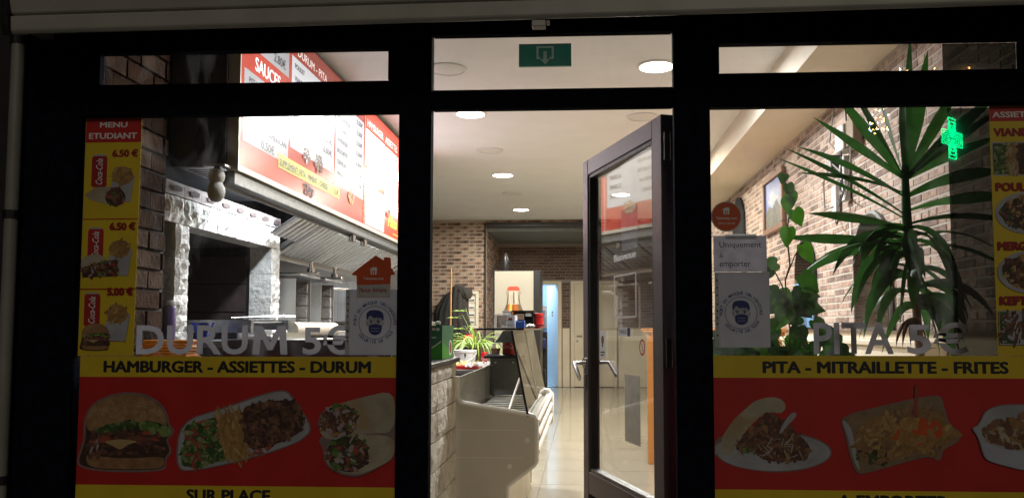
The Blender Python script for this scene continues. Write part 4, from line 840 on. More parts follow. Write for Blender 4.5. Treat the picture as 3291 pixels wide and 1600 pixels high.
for u in (-.788, -.763, -.741, -.72): p.rect('price_tag', u-.009, u+.007, 1.188+rnd.uniform(-.003, .003), 1.202, vwhite, gb)
p.rect('print_line', -.785, -.755, 1.172, 1.179, vwhite, gb); p.rect('print_line', -.765, -.73, 1.152, 1.158, vwhite, gb)
pr_ = Print(lambda u, v, n: (-.70+n, u, v)); pr_.shape('bright_panel', [(.955, 1.048), (1.298, 1.048), (1.298, 1.15), (1.15, 1.09), (.955, 1.14)], gm2, gb); pr_.ell('oval_emblem', 1.2, 1.1, .05, .04, vwhite, gb); pr_.ell('oval_emblem', 1.2, 1.1, .035, .03, tomato, gb)
for k in range(5):
    c = thing('drink_bottle', ('dark capped bottle standing in the green display box, %s' % ('leftmost', 'second from left', 'middle', 'fourth from left', 'rightmost')[k]), 'bottle', (-.96+k*.055, 1.05+.02*(k % 2), 1.05), 'bottles in the green box')
    MB().lathe([(.022, 0), (.024, .01), (.024, .13), (.012, .155), (.012, .17)], tuple(c.location), 12).build('bottle', pm('bottle_dark', (.02, .025, .05), .2), c, True); MB().lathe([(.014, .17), (.014, .185), (.001, .187)], tuple(c.location), 12).build('cap', [white, navy][k % 2], c, True)
# back counter beyond the chiller
pc = thing('prep_counter', 'dark prep counter beyond the chiller carrying the bucket and plant', 'counter', (-1.2, 4.3, 0)); bx('top', (-1.6, -.74, 3.42, 5.2, .835, .87), pm('prep_top', (.12, .11, .1), .35), pc, .003); bx('body', (-1.58, -.78, 3.45, 5.18, 0, .834), pm('prep_body', (.16, .15, .13), .5), pc)
bk = thing('white_bucket', 'white plastic bucket with wire handle beside the red can', 'bucket', (-1.06, 4.2, .871))
MB().lathe([(.085, 0), (.098, .112), (.104, .115), (.104, .135), (.098, .137), (.085, .02), (.001, .018)], (-1.06, 4.2, .871), 28).build('tub', white, bk, True); MB().tube([(-1.165, 4.18, .99), (-1.13, 4.1, .93), (-1.06, 4.08, .905), (-.99, 4.1, .925), (-.955, 4.18, .98)], .0035, 6).build('handle', white, bk, True)
MB().poly([(-1.055, 4.103, .975), (-1.045, 4.103, .995), (-1.038, 4.103, .96), (-1.05, 4.103, .935)]).build('stain', ink, bk, recalc=False)
def can(name, x, y, z, r, h, label, grp=None):
    c = thing(name, label, 'can', (x, y, z), grp)
    MB().lathe([(r*.8, 0), (r, h*.05), (r, h*.92), (r*.82, h), (r*.78, h), (r*.76, h*.98), (.001, h*.98)], (x, y, z), 24).build('can_body', pm('can_red', (.5, .015, .015), .25, .2), c, True)
    V, F = text_mb('Coca-Cola', .0, .35); xs = [q[0] for q in V]; ys = [q[1] for q in V]; wx = max(xs)-min(xs); hy = max(ys)-min(ys); out = []
    for a, b in V:
        th = R(-155)+(a-min(xs))/wx*R(125); out.append((x+(r+.0006)*math.cos(th), y+(r+.0006)*math.sin(th), z+h*.38+(b-min(ys))/hy*h*.3))
    MB().add(out, F).build('lettering', vwhite, c, recalc=False); return c
can('drink_can', -.90, 4.3, .871, .031, .115, 'red drink can standing beside the white bucket')
rt_ = thing('red_tray', 'red tray with yellow noodles in front of the white bucket', 'tray', (-.98, 3.62, .871)); MB().box(-1.12, -.86, 3.5, 3.78, .871, .877).box(-1.12, -.86, 3.49, 3.499, .8705, .9).box(-.859, -.85, 3.5, 3.78, .871, .9).build('tray', red, rt_, bevel=.002)
nd = MB()
for k in range(80):
    a = rnd.uniform(0, 6.28); cx_, cy_ = rnd.gauss(-1.0, .05), rnd.gauss(3.68, .05); nd.tube([(cx_, cy_, .885+rnd.uniform(0, .03)), (cx_+.03*math.cos(a), cy_+.03*math.sin(a), .90+rnd.uniform(0, .03)), (cx_+.05*math.cos(a+.6), cy_+.05*math.sin(a+.6), .885+rnd.uniform(0, .018))], .005, 5)
o = nd.build('noodles', pm('noodle', (.6, .5, .2), .5, 0, .2, 60), rt_); o['kind'] = 'stuff'
pgb = thing('plastic_wrap', 'crumpled clear plastic wrap hanging off the prep counter', 'wrap', (-.85, 3.6, .871))
bm = bmesh.new(); bmesh.ops.create_grid(bm, x_segments=16, y_segments=12, size=.5); q = random.Random(4)
for v in bm.verts:
    u, w = v.co.x, v.co.y; v.co = Vector((-.84+u*.22, 3.62+w*.4, .905+q.uniform(-.018, .02)-max(0, u-.15)*.2))
m_ = bpy.data.meshes.new('wrap'); bm.to_mesh(m_); bm.free(); m_.materials.append(glass('wrap_film', (.9, .9, .9), .12, .1, .45, (.75, .75, .75))); link('film', m_, pgb)
rb = thing('red_jar', 'round red glazed jar behind the spider plant', 'jar', (-1.12, 4.9, .871)); MB().lathe([(.045, 0), (.065, .035), (.072, .06), (.065, .09), (.04, .12), (.044, .13), (.036, .13), (.03, .1), (.001, .05)], (-1.12, 4.9, 1.02), 20).build('jar', red, rb, True); bx('stand', (-1.22, -1.0, 4.78, 5.02, .871, 1.02), black, rb, .004)
# spider plant
spd = thing('spider_plant', 'spider plant with long arching striped leaves on the prep counter', 'plant', (-1.02, 4.6, .871))
MB().lathe([(.05, 0), (.065, .13), (.07, .13), (.07, .15), (.06, .15), (.05, .12), (.001, .12)], (-1.02, 4.6, .871), 18).build('pot', pm('brown_pot', (.16, .08, .05), .6), spd, True)
lime = [pm('spider_leaf%d' % i, c, .45, 0, .15, 20, trans=.25) for i, c in enumerate([(.28, .42, .06), (.4, .5, .16), (.2, .34, .05)])]
def blade(name, base, az, el, L, w, droop, mat, par, fold=.25, seg=7, twist=0, shape=None, roll=0):
    base = Vector(base); d = Vector((math.cos(az)*math.cos(el), math.sin(az)*math.cos(el), math.sin(el))); pos = base.copy(); V = []; F = []
    side = Vector((-math.sin(az), math.cos(az), 0)); side = (side*math.cos(roll)+side.cross(d)*math.sin(roll)).normalized()
    for i in range(seg+1):
        t = i/seg; ww = w*(shape(t) if shape else (min(1, .35+t*3.2) if t < .3 else 1-((t-.3)/.7)**1.7))
        ww = max(ww, .0004); side = (side-d*side.dot(d)).normalized(); nrm = side.cross(d).normalized(); s2 = (side*math.cos(twist*t)+nrm*math.sin(twist*t))
        up = s2.cross(d).normalized()
        V += [pos-s2*ww/2+up*ww*fold, pos, pos+s2*ww/2+up*ww*fold]
        pos = pos+d*(L/seg); d = (d+Vector((0, 0, -droop/seg))).normalized()
    for i in range(seg): a = i*3; F += [(a, a+1, a+4, a+3), (a+1, a+2, a+5, a+4)]
    o = MB().add(V, F).build(name, mat, par, True, recalc=False); return o
for k in range(60):
    az = rnd.uniform(0, 6.28); blade('leaf', (-1.02+.04*math.cos(az), 4.6+.04*math.sin(az), 1.0), az, rnd.uniform(.7, 1.35), rnd.uniform(.3, .56), .017, rnd.uniform(2.8, 5.2), rnd.choice(lime), spd)
for k, (dx, dz) in enumerate(((-.16, .16), (-.13, .08), (-.12, .21))):
    for j in range(6): blade('offshoot_leaf', (-1.02+dx*1.3, 4.6, 1.09+dz*1.3), j*1.05, .4, .08, .018, 1.2, lime[0], spd, seg=4)
    MB().tube([(-1.02, 4.6, 1.09), (-1.02+dx*.8, 4.6, 1.12+dz*1.3), (-1.02+dx*1.3, 4.6, 1.09+dz*1.3)], .0015, 5).build('runner', lime[1], spd)
# ================================================================= CHILLED DISPLAY
dc = thing('chilled_display', 'cream refrigerated display counter with slanted glass front inside the door', 'display counter', (-.5, 2.3, 0))
dcm = pm('display_panel', (.58, .525, .43), .4, 0, .05, 4, dark=(.51, .455, .365), darkscale=3); dct = pm('display_trim', (.78, .74, .66), .35, 0, .04, 10)
Y0, Y1 = 1.34, 3.29
side = [(-.70, 0.0), (-.415, 0.0), (-.413, .358), (-.263, .475), (-.263, .722), (-.66, .787), (-.686, .81), (-.686, .935), (-.70, .935)]
for y0, y1 in ((Y0+.02, Y0+.05), (Y1-.05, Y1-.02)): MB().prism(side, lambda u, v: (u, y0, v), lambda u, v: (u, y1, v)).build('end_panel', dcm, dc, bevel=.003)
MB().tube([(-.692, Y0+.035, .94), (-.692, Y0+.035, .83), (-.675, Y0+.035, .80), (-.64, Y0+.035, .79), (-.30, Y0+.035, .733), (-.268, Y0+.035, .722), (-.258, Y0+.035, .70), (-.258, Y0+.035, .485), (-.272, Y0+.035, .466), (-.40, Y0+.035, .366), (-.415, Y0+.035, .35), (-.415, Y0+.035, .02)], .0165, 10).build('edge_trim', dct, dc, True)
MB().tube([(-.692, Y1-.035, .94), (-.692, Y1-.035, .83), (-.64, Y1-.035, .79), (-.268, Y1-.035, .722), (-.245, Y1-.035, .70), (-.245, Y1-.035, .485), (-.40, Y1-.035, .366), (-.415, Y1-.035, .02)], .016, 10).build('edge_trim', dct, dc, True)
bx('front_fascia', (-.285, -.268, Y0+.05, Y1-.05, .48, .70), dcm, dc); bx('inner_back', (-.70, -.69, Y0+.05, Y1-.05, .1, .93), pm('liner_grey', (.3, .3, .28), .3), dc)
MB().prism([(-.285, .478), (-.41, .375), (-.41, .0), (-.43, .0), (-.43, .385), (-.30, .49)], lambda u, v: (u, Y0+.05, v), lambda u, v: (u, Y1-.05, v)).build('lower_front', dcm, dc)
bx('deck', (-.69, -.285, Y0+.05, Y1-.05, .63, .685), pm('deck_steel', (.13, .125, .11), .35, .2), dc)
for k in range(14): bx('rack_wire', (-.66, -.33, Y0+.1+k*.128, Y0+.12+k*.128, .697, .706), dct, dc)
for xx in (-.62, -.42): bx('rack_rail', (xx, xx+.012, Y0+.08, Y1-.08, .6855, .6965), chrome, dc)
for zz, rr in ((.695, .02), (.62, .022), (.535, .02)): MB().tube([(-.252, Y0+.05, zz), (-.252, Y1-.03, zz)], rr*.75, 10).build('bumper_rail', dct, dc, True)
bx('kick_plate', (-.6, -.45, Y0+.06, Y1-.06, 0, .1), black, dc)
for (x_, z_) in ((-.305, .60), (-.40, .46)): MB().tube([(x_, Y0+.021, z_), (x_, Y0+.016, z_)], .013, 16).build('screw_cap', dct, dc, True)
for z_ in (.652, .505): bx('seam', (-.684, -.33, Y0+.0185, Y0+.0199, z_, z_+.002), dct, dc)
gfront = glass('display_glass', (.86, .86, .82), .05)
GX0, GZ0, GX1, GZ1 = -.298, .725, -.388, 1.188
def gl(y0, y1): return MB().prism([(GX0, GZ0), (GX1, GZ1), (GX1-.005, GZ1), (GX0-.005, GZ0)], lambda u, v: (u, y0, v), lambda u, v: (u, y1, v))
ym = (Y0+Y1)/2
gl(Y0+.03, ym-.004).build('front_glass', gfront, dc); gl(ym+.004, Y1-.03).build('front_glass', gfront, dc)
MB().prism([(GX0+.003, GZ0), (GX1+.003, GZ1), (GX1-.009, GZ1), (GX0-.009, GZ0)], lambda u, v: (u, Y0+.02, v), lambda u, v: (u, Y0+.0295, v)).build('glass_edge', black, dc)
MB().prism([(GX0+.002, GZ0), (GX1+.002, GZ1), (GX1-.007, GZ1), (GX0-.007, GZ0)], lambda u, v: (u, ym-.0035, v), lambda u, v: (u, ym+.0035, v)).build('glass_joint', dct, dc)
sidegl = glass('side_glass', (.92, .93, .92), .05)
MB().prism([(-.68, .82), (-.30, .74), (-.39, 1.185), (-.56, 1.185)], lambda u, v: (u, Y0+.032, v), lambda u, v: (u, Y0+.037, v)).build('side_glass', sidegl, dc)
bx('top_shelf', (-.585, -.325, Y0+.03, Y1, 1.19, 1.202), pm('smoked_shelf', (.02, .025, .024), .1), dc, .002)
for yy in (Y1-.1,): MB().tube([(-.50, yy, .69), (-.50, yy, 1.19)], .012, 10).build('shelf_post', chrome, dc, True)
MB().tube([(-.47, 1.9, .66), (-.40, 2.6, .98)], .008, 8).build('stay_rod', chrome, dc, True)
MB().prism([(-.63, 1.10), (-.42, 1.10), (-.44, 1.185), (-.57, 1.185)], lambda u, v: (u, 2.7, v), lambda u, v: (u, Y1-.1, v)).build('lamp_housing', dsteel, dc, bevel=.004)
bx('mid_shelf', (-.72, -.44, 2.8, Y1-.06, .985, 1.002), black, dc, .002); bx('mid_panel', (-.69, -.44, 2.95, 2.97, .71, .984), pm('panel_grey_light', (.22, .225, .215), .4), dc)
for x_ in (-.65, -.52): MB().tube([(x_, 2.949, .95), (x_, 2.94, .95)], .008, 10).build('screw', chrome, dc, True)
can('drink_can', -.555, 3.0, 1.003, .05, .125, 'large red can standing on the middle shelf of the chiller')
bs = thing('wicker_basket', 'small wicker basket holding a paper slip beside the large red can', 'basket', (-.65, 2.95, 1.003)); MB().lathe([(.026, 0), (.036, .05), (.04, .052), (.032, .05), (.02, .008), (.001, .008)], (-.65, 2.95, 1.003), 14).build('basket', pm('wicker', (.4, .2, .1), .8, 0, .3, 80), bs); MB().box(-.672, -.648, 2.95, 2.952, 1.02, 1.09).build('slip', white, bs)
pd = thing('pen_tray', 'flat dark tray at the left end of the chiller middle shelf', 'tray', (-.66, 2.85, 1.003)); MB().box(-.715, -.6, 2.81, 2.9, 1.003, 1.009).build('tray', black, pd, bevel=.002); MB().tube([(-.70, 2.82, 1.012), (-.62, 2.88, 1.013)], .003, 6).build('pen', navy, pd)
# on top of the chiller
wb = thing('open_carton', 'open white carton on top of the chiller', 'carton', (-.49, 2.0, 1.203))
cw = pm('carton_white', (.72, .71, .69), .7, 0, .1, 12); ci = pm('carton_inside', (.22, .18, .15), .8)
MB().box(-.553, -.549, 1.9, 2.1, 1.203, 1.284, ci).box(-.549, -.468, 2.096, 2.1, 1.203, 1.284, ci).box(-.468, -.42, 1.9, 2.1, 1.203, 1.282, cw).box(-.549, -.468, 1.9, 2.096, 1.203, 1.206, cw).box(-.552, -.47, 1.9, 1.96, 1.2842, 1.287, cw).build('carton', None, wb); MB().box(-.505, -.475, 1.92, 1.96, 1.2062, 1.245).build('paper', white, wb); p = Print(lambda u, v, n: (u, 1.9-n, v)); p.rect('label_print', -.46, -.435, 1.25, 1.265, tomato, wb); p.rect('label_print', -.463, -.43, 1.22, 1.222, ink, wb)
bb_ = thing('blue_carton', 'small blue carton beside the open white carton', 'carton', (-.385, 1.9, 1.203)); MB().box(-.412, -.358, 1.86, 1.93, 1.203, 1.247).build('carton', pm('blue_card', (.03, .12, .5), .5, 0, .1, 20), bb_, bevel=.002); Print(lambda u, v, n: (u, 1.86-n, v)).rect('label_print', -.408, -.37, 1.238, 1.24, vwhite, bb_)
kb = thing('black_organiser', 'black two-tier organiser box on top of the chiller', 'box', (-.44, 3.0, 1.203)); MB().box(-.52, -.37, 3.1, 3.11, 1.203, 1.325).box(-.52, -.512, 2.95, 3.1, 1.203, 1.325).box(-.378, -.37, 2.95, 3.1, 1.203, 1.325).box(-.53, -.365, 2.945, 3.112, 1.3255, 1.333).box(-.512, -.378, 2.95, 3.1, 1.258, 1.264).box(-.512, -.378, 2.95, 3.1, 1.203, 1.208).build('shelf_box', black, kb); MB().box(-.5, -.44, 2.96, 3.0, 1.265, 1.31).build('card', pm('tan_card', (.4, .28, .2), .7), kb); MB().box(-.43, -.385, 2.96, 3.0, 1.29, 1.315).build('card', white, kb); MB().box(-.505, -.385, 2.97, 3.0, 1.2085, 1.245).build('card', pm('grey_card', (.2, .2, .21), .7), kb)
wk = thing('white_box', 'small white box left of the black organiser on the chiller', 'box', (-.55, 3.0, 1.203)); MB().box(-.60, -.535, 2.95, 3.05, 1.203, 1.325).build('box', cw, wk, bevel=.003); MB().box(-.605, -.531, 2.945, 3.055, 1.3255, 1.33).build('lid', white, wk)
for k, (h0, lb) in enumerate(((1.2205, 'red tin with dark lid stacked on the red plate'),)):
    t = thing('red_tin', lb, 'tin', (-.335, 3.0, h0)); MB().lathe([(.037, 0), (.037, .012), (.035, .013), (.035, .07), (.038, .071), (.038, .09), (.03, .092), (.001, .092)], (-.333, 3.0, h0), 20).build('tin', red, t, True); MB().lathe([(.0375, .0), (.0375, .008)], (-.333, 3.0, h0+.002), 20).build('band', black, t)
t = thing('red_plate', 'flat red dish under the red tin on the chiller', 'dish', (-.33, 3.0, 1.203)); MB().lathe([(.03, 0), (.05, .012), (.052, .016), (.03, .016), (.001, .0165)], (-.333, 3.0, 1.203), 22).build('dish', red, t, True)
t = thing('crumpled_wrapper', 'crumpled white wrapper at the right edge of the chiller top', 'wrapper', (-.36, 2.6, 1.203)); bm = bmesh.new(); bmesh.ops.create_icosphere(bm, subdivisions=3, radius=.03)
for v in bm.verts: v.co *= q.uniform(.75, 1.15); v.co.z = v.co.z*.45; v.co += Vector((-.365, 2.55, 1.217))
m_ = bpy.data.meshes.new('wrapper'); bm.to_mesh(m_); bm.free(); m_.materials.append(white); link('wrapper', m_, t)
# ================================================================= BACK OF THE SHOP
def drape(name, cx, y, zs, ws, ds, mat, par, folds=9, seed=1, xoff=None):
    q = random.Random(seed); n = 44; V = []; F = []; ph = q.uniform(0, 6)
    for i, (z, w, d) in enumerate(zip(zs, ws, ds)):
        for k in range(n):
            a = 2*math.pi*k/n; f = 1+.10*math.sin(folds*a+ph+i*.35)*min(1, i/3)+.05*math.sin(5*a+i)
            V.append((cx+(xoff[i] if xoff else 0)+w*math.cos(a)*f, y+d*math.sin(a)*f, z))
    for i in range(len(zs)-1):
        for k in range(n): F.append((i*n+k, i*n+(k+1) % n, (i+1)*n+(k+1) % n, (i+1)*n+k))
    F.append(tuple(range(n))); F.append(tuple((len(zs)-1)*n+k for k in range(n)))
    return MB().add(V, F).build(name, mat, par, True)
jk = thing('grey_coat', 'dark grey coat hanging on the brick wall behind the broom handle', 'coat', (-2.2, 11.25, 1.1))
cm = pm('grey_wool', (.045, .042, .04), .9, 0, .2, 30, bump=.3, bscale=60)
drape('coat', -2.2, 11.24, [1.97, 1.95, 1.90, 1.82, 1.7, 1.55, 1.4, 1.25, 1.12], [.03, .09, .14, .17, .16, .16, .165, .17, .165], [.03, .07, .1, .11, .11, .1, .1, .1, .09], cm, jk, xoff=[-.03, -.02, 0, .01, 0, 0, .01, .03, .05])
drape('collar', -2.14, 11.18, [1.93, 1.88, 1.8, 1.72], [.05, .13, .12, .05], [.04, .07, .07, .04], cm, jk, seed=3, xoff=[0, .03, .06, .09])
MB().tube([(-2.2, 11.388, 1.98), (-2.2, 11.33, 1.97)], .01, 8).build('hook', dsteel, jk)
jk = thing('black_jacket', 'black jacket hanging on the brick wall left of the grey coat', 'jacket', (-2.45, 11.25, 1.1)); drape('jacket', -2.45, 11.26, [1.84, 1.82, 1.75, 1.62, 1.5, 1.35, 1.2, 1.1], [.03, .07, .12, .16, .18, .19, .19, .18], [.03, .05, .08, .1, .1, .1, .1, .1], pm('black_cloth', (.012, .012, .013), .8, 0, .3, 30), jk, 11, 5, [.1, .09, .06, .03, 0, 0, 0, 0]); MB().tube([(-2.36, 11.388, 1.85), (-2.36, 11.3, 1.84)], .01, 8).build('hook', dsteel, jk)
bh = thing('broom', 'broom with a wooden handle leaning before the hanging coats', 'broom', (-2.1, 10.0, 0)); MB().tube([(-2.12, 9.8, .12), (-2.147, 10.0, 2.17)], .014, 8).build('handle', pm('broom_wood', (.55, .3, .12), .6, 0, .15, 20), bh, True); MB().box(-2.27, -1.97, 9.76, 9.83, .07, .12).build('head', red, bh, bevel=.006); MB().box(-2.26, -1.98, 9.765, 9.825, 0, .07).build('bristles', black, bh)
nf = thing('notice_frame', 'white framed notice board on the brick wall right of the coat', 'frame', (-2.0, 11.38, 1.35))
for d in ((-2.11, -1.872, 1.81, 1.86), (-2.11, -1.872, 1.2, 1.25), (-2.11, -2.05, 1.251, 1.809), (-1.925, -1.872, 1.251, 1.809)): bx('frame_bar', (d[0], d[1], 11.33, 11.385, d[2], d[3]), pm('ivory', (.7, .66, .55), .5), nf, .004)
bx('back_board', (-2.05, -1.925, 11.36, 11.384, 1.251, 1.809), cream, nf)
for k in range(4): bx('card', (-2.045, -1.94, 11.352, 11.358, 1.28+k*.13, 1.37+k*.13), white, nf); bx('print_line', (-2.04, -1.95, 11.349, 11.351, 1.30+k*.13, 1.32+k*.13), vblack, nf)
cabm = pm('cabinet_black', (.012, .012, .012), .35)
cbn = thing('drinks_cooler', 'black drinks cooler showing a cream panel with a bottle picture', 'cooler', (-.9, 8.3, 0))
bx('cabinet', (-1.235, -.59, 8.03, 8.7, 0, 2.0), cabm, cbn, .006); bx('picture_panel', (-1.217, -.684, 8.018, 8.0295, .55, 1.985), pm('panel_cream', (.33, .31, .255), .5, 0, .06, 3), cbn)
p = Print(lambda u, v, n: (u, 8.018-n, v)); bc = -.955
pg_ = pm('print_glass', (.40, .36, .29), .3, 0, .3, 9, stretch=(6, 1, .6)); pe_ = pm('print_edge', (.10, .08, .06), .3, 0, .3, 20)
p.shape('bottle_neck', [(bc-.115, 1.47), (bc-.098, 1.53), (bc-.088, 1.60), (bc-.082, 1.73), (bc+.078, 1.73), (bc+.082, 1.60), (bc+.094, 1.53), (bc+.11, 1.47)], pg_, cbn)
p.shape('neck_edge', [(bc-.098, 1.53), (bc-.088, 1.60), (bc-.084, 1.70), (bc-.068, 1.70), (bc-.07, 1.60), (bc-.078, 1.53)], pe_, cbn); p.shape('neck_edge', [(bc+.094, 1.53), (bc+.082, 1.60), (bc+.08, 1.70), (bc+.064, 1.70), (bc+.066, 1.60), (bc+.076, 1.53)], pe_, cbn); p.shape('neck_edge', [(bc-.008, 1.54), (bc-.006, 1.7), (bc+.01, 1.7), (bc+.012, 1.54)], pe_, cbn)
p.shape('bottle_cap', [(bc-.092, 1.715), (bc-.085, 1.755), (bc-.06, 1.775), (bc+.05, 1.775), (bc+.078, 1.755), (bc+.086, 1.715)], pm('cap_red', (.5, .06, .03), .4), cbn)
p.shape('bottle_drink', [(bc-.14, 1.43), (bc-.098, 1.53), (bc+.094, 1.53), (bc+.135, 1.43), (bc+.15, 1.2), (bc-.16, 1.2)], pm('print_cola', (.34, .10, .015), .3, 0, .6, 7, stretch=(5, 1, .4)), cbn)
p.shape('drink_edge', [(bc-.14, 1.43), (bc-.098, 1.53), (bc-.07, 1.53), (bc-.1, 1.43), (bc-.1, 1.2), (bc-.16, 1.2)], pe_, cbn); p.shape('drink_edge', [(bc+.135, 1.43), (bc+.094, 1.53), (bc+.055, 1.53), (bc+.08, 1.43), (bc+.08, 1.2), (bc+.15, 1.2)], pe_, cbn); p.shape('drink_glint', [(bc-.05, 1.53), (bc-.07, 1.4), (bc-.03, 1.4), (bc-.02, 1.53)], pm('print_glint', (.6, .4, .1), .3), cbn)
for sx in (-.088, .082): p.ell('bottle_bead', bc+sx, 1.685, .018, .028, pm('print_bead', (.25, .22, .18), .3), cbn, 14)
th = thing('thermos', 'dark metal flask standing on top of the drinks cooler', 'flask', (-1.107, 8.4, 2.0)); MB().lathe([(.045, 0), (.05, .02), (.05, .18), (.035, .21), (.035, .24), (.02, .25), (.02, .265), (.001, .27)], (-1.107, 8.4, 2.001), 18).build('flask', pm('flask_dark', (.03, .03, .033), .3, .4), th, True); MB().tube([(-1.06, 8.4, 2.05), (-1.03, 8.4, 2.08), (-1.03, 8.4, 2.15), (-1.06, 8.4, 2.17)], .006, 6).build('handle', black, th, True)
sr = thing('shelf_rack', 'narrow black rack with clutter beside the drinks cooler', 'rack', (-.5, 9, 0)); MB().box(-.66, -.65, 8.75, 8.77, 0, 1.15).box(-.55, -.54, 8.75, 8.77, 0, 1.15).box(-.65, -.55, 8.75, 9.1, .4, .42).box(-.65, -.55, 8.75, 9.1, .9, .92).box(-.66, -.54, 9.08, 9.1, 0, 1.15).build('frame', black, sr)
for k, (c_, n_) in enumerate(((black, ''), (navy, ''), (black, ''))): bx('bin', (-.645, -.555, 8.78, 9.05, .421+k*.0, .6) if k == 0 else (-.645, -.555, 8.78, 9.05, .921, 1.05) if k == 1 else (-.645, -.555, 8.78, 9.05, .0, .3), c_, sr, .006)
# far doors
def far_door(x0, x1, label, leaf=True):
    t = thing('far_door', label, 'door', (x0, 13.7, 0)); fm = cream
    bx('door_frame', (x0, x0+.07, 13.66, 13.7, 0, 2.18), fm, t, .004); bx('door_frame', (x1-.07, x1, 13.66, 13.7, 0, 2.18), fm, t, .004); bx('door_frame', (x0+.0705, x1-.0705, 13.66, 13.7, 2.11, 2.18), fm, t, .004)
    if leaf:
        bx('leaf', (x0+.072, x1-.072, 13.675, 13.695, .01, 2.108), pm('far_leaf', (.62, .55, .42), .5, 0, .04, 4), t, .003)
        MB().tube([(x0+.13, 13.675, 1.05), (x0+.13, 13.64, 1.05), (x0+.23, 13.63, 1.05)], .01, 8).build('handle', dsteel, t, True); MB().tube([(x0+.13, 13.676, .94), (x0+.13, 13.668, .94)], .022, 12).build('lock_rose', dsteel, t)
    return t
far_door(-.26, .68, 'closed cream door at the back of the shop'); d1 = far_door(-1.2, -.45, 'cream door frame with a pale blue door standing open at the back', False)
bd = MB().prism([(0, 0), (.64, 0), (.64, .04), (0, .04)], lambda u, v: (-.525-u*.40+v*.9, 13.70+u*.915+v*.4, .01), lambda u, v: (-.525-u*.40+v*.9, 13.70+u*.915+v*.4, 2.1)).build('door_leaf', pm('blue_door', (.58, .74, .88), .45, 0, .03, 5), d1)
p = Print(lambda u, v, n: (-.525-u*.40-n*.915, 13.70+u*.915-n*.4, v)); p.shape('toilet_sign', [(.27, 1.52), (.32, 1.57), (.37, 1.52)], ink, d1); p.shape('toilet_sign', [(.27, 1.49), (.32, 1.44), (.37, 1.49)], tomato, d1)
tl = thing('back_room', 'bluish lit back room seen through the open door', 'room', (-.9, 14.5, 0)); MB().box(-1.6, -.2, 15.2, 15.25, 0, 2.6).box(-1.65, -1.6, 13.86, 15.25, 0, 2.6).box(-.2, -.15, 13.86, 15.25, 0, 2.6).box(-1.6, -.2, 13.86, 15.2, 2.55, 2.6).box(-1.6, -.2, 13.86, 15.2, -.05, 0).build('room_shell', pm('blue_wall', (.42, .6, .75), .6), tl); MB().box(-1.2, -.7, 15.15, 15.199, 1.2, 1.7).build('mirror', chrome, tl); MB().box(-1.0, -.88, 15.1, 15.13, 1.0, 1.6).build('towel', pm('towel_dark', (.08, .1, .2), .8), tl)
L = bpy.data.lights.new('room', 'AREA'); L.size = .3; L.energy = 32; L.color = (.75, .9, 1); o = bpy.data.objects.new('light', L); COL.objects.link(o); o.parent = tl; o.matrix_parent_inverse = tl.matrix_basis.inverted(); o.location = (-1.15, 14.25, 2.5)
cl_ = thing('room_lamp', 'flat ceiling lamp of the back room', 'lamp', (-1.15, 14.25, 2.52)); MB().box(-1.3, -1.0, 14.1, 14.4, 2.52, 2.549).build('lamp', emis('cool_lamp', (.8, .92, 1), 5), cl_)
# ================================================================= DINING SIDE
wood = pm('orange_pine', (.5, .2, .045), .45, 0, .2, 8, stretch=(1, 1, .15))
tb = thing('high_table', 'orange pine high bar table seen through the door pane', 'table', (1.1, 4.5, 0))
bx('table_top', (.56, 1.80, 4.25, 4.95, 1.165, 1.2), wood, tb, .004)
for x_ in (.57, 1.73):
    for y_ in (4.27, 4.87): bx('leg', (x_+(.1 if y_ > 4.5 and x_ < 1 else 0), x_+.06+(.1 if y_ > 4.5 and x_ < 1 else 0), y_, y_+.06, 0, 1.164), wood, tb, .003)
for y_ in (4.28, 4.88): bx('rail', (.6305, 1.7295, y_, y_+.03, .30, .35), wood, tb, .003)
for x_ in (1.74,): bx('side_rail', (x_, x_+.03, 4.331, 4.869, .30, .35), wood, tb, .003)
# leaning pale board
# pictures, mirrors and sockets on the right wall
pf = thing('framed_picture', 'wooden framed blue landscape picture on the brick wall', 'picture', (1.88, 4.9, 2.2))
fw_ = pm('frame_wood', (.16, .07, .03), .4, 0, .2, 20)
for d in ((4.55, 5.37, 2.66, 2.72), (4.55, 5.37, 2.14, 2.20), (4.55, 4.61, 2.201, 2.659), (5.31, 5.37, 2.201, 2.659)): bx('frame_bar', (1.85, 1.887, d[0], d[1], d[2], d[3]), fw_, pf, .006)
bx('canvas', (1.872, 1.886, 4.611, 5.309, 2.201, 2.659), pm('canvas_sky', (.05, .085, .24), .35, 0, .5, 3, dark=(.26, .3, .34), darkscale=4), pf)
p = Print(lambda u, v, n: (1.872-n, u, v)); p.shape('hill', [(4.62, 2.205), (5.3, 2.205), (5.3, 2.36), (5.15, 2.42), (5.0, 2.38), (4.85, 2.45), (4.7, 2.36), (4.62, 2.40)], pm('canvas_hill', (.09, .085, .06), .5, 0, .5, 20), pf); p.ell('light_patch', 4.95, 2.47, .25, .025, pm('canvas_light', (.34, .38, .4), .5, 0, .2, 20), pf)
mir = pm('mirror', (.75, .77, .78), .03, 1, .01, 5)
def arch(name, label, y0, y1, z0, z1, frame, face, cat, grp=None, fw=.02):
    t = thing(name, label, cat, (1.88, (y0+y1)/2, z0), grp); r = (y1-y0)/2; c = (y0+y1)/2
    out = [(y0, z0), (y1, z0)]+[(c+r*math.cos(R(a)), z1-r+r*math.sin(R(a))) for a in range(0, 181, 12)]
    MB().prism(out, lambda u, v: (1.887, u, v), lambda u, v: (1.868, u, v)).build('frame', frame, t)
    inn = [(c+(u-c)*(1-fw/r), z0+fw+(v-z0)*(1-2*fw/(z1-z0))) for u, v in out]
    MB().prism(inn, lambda u, v: (1.8675, u, v), lambda u, v: (1.864, u, v)).build('face', face, t); return t
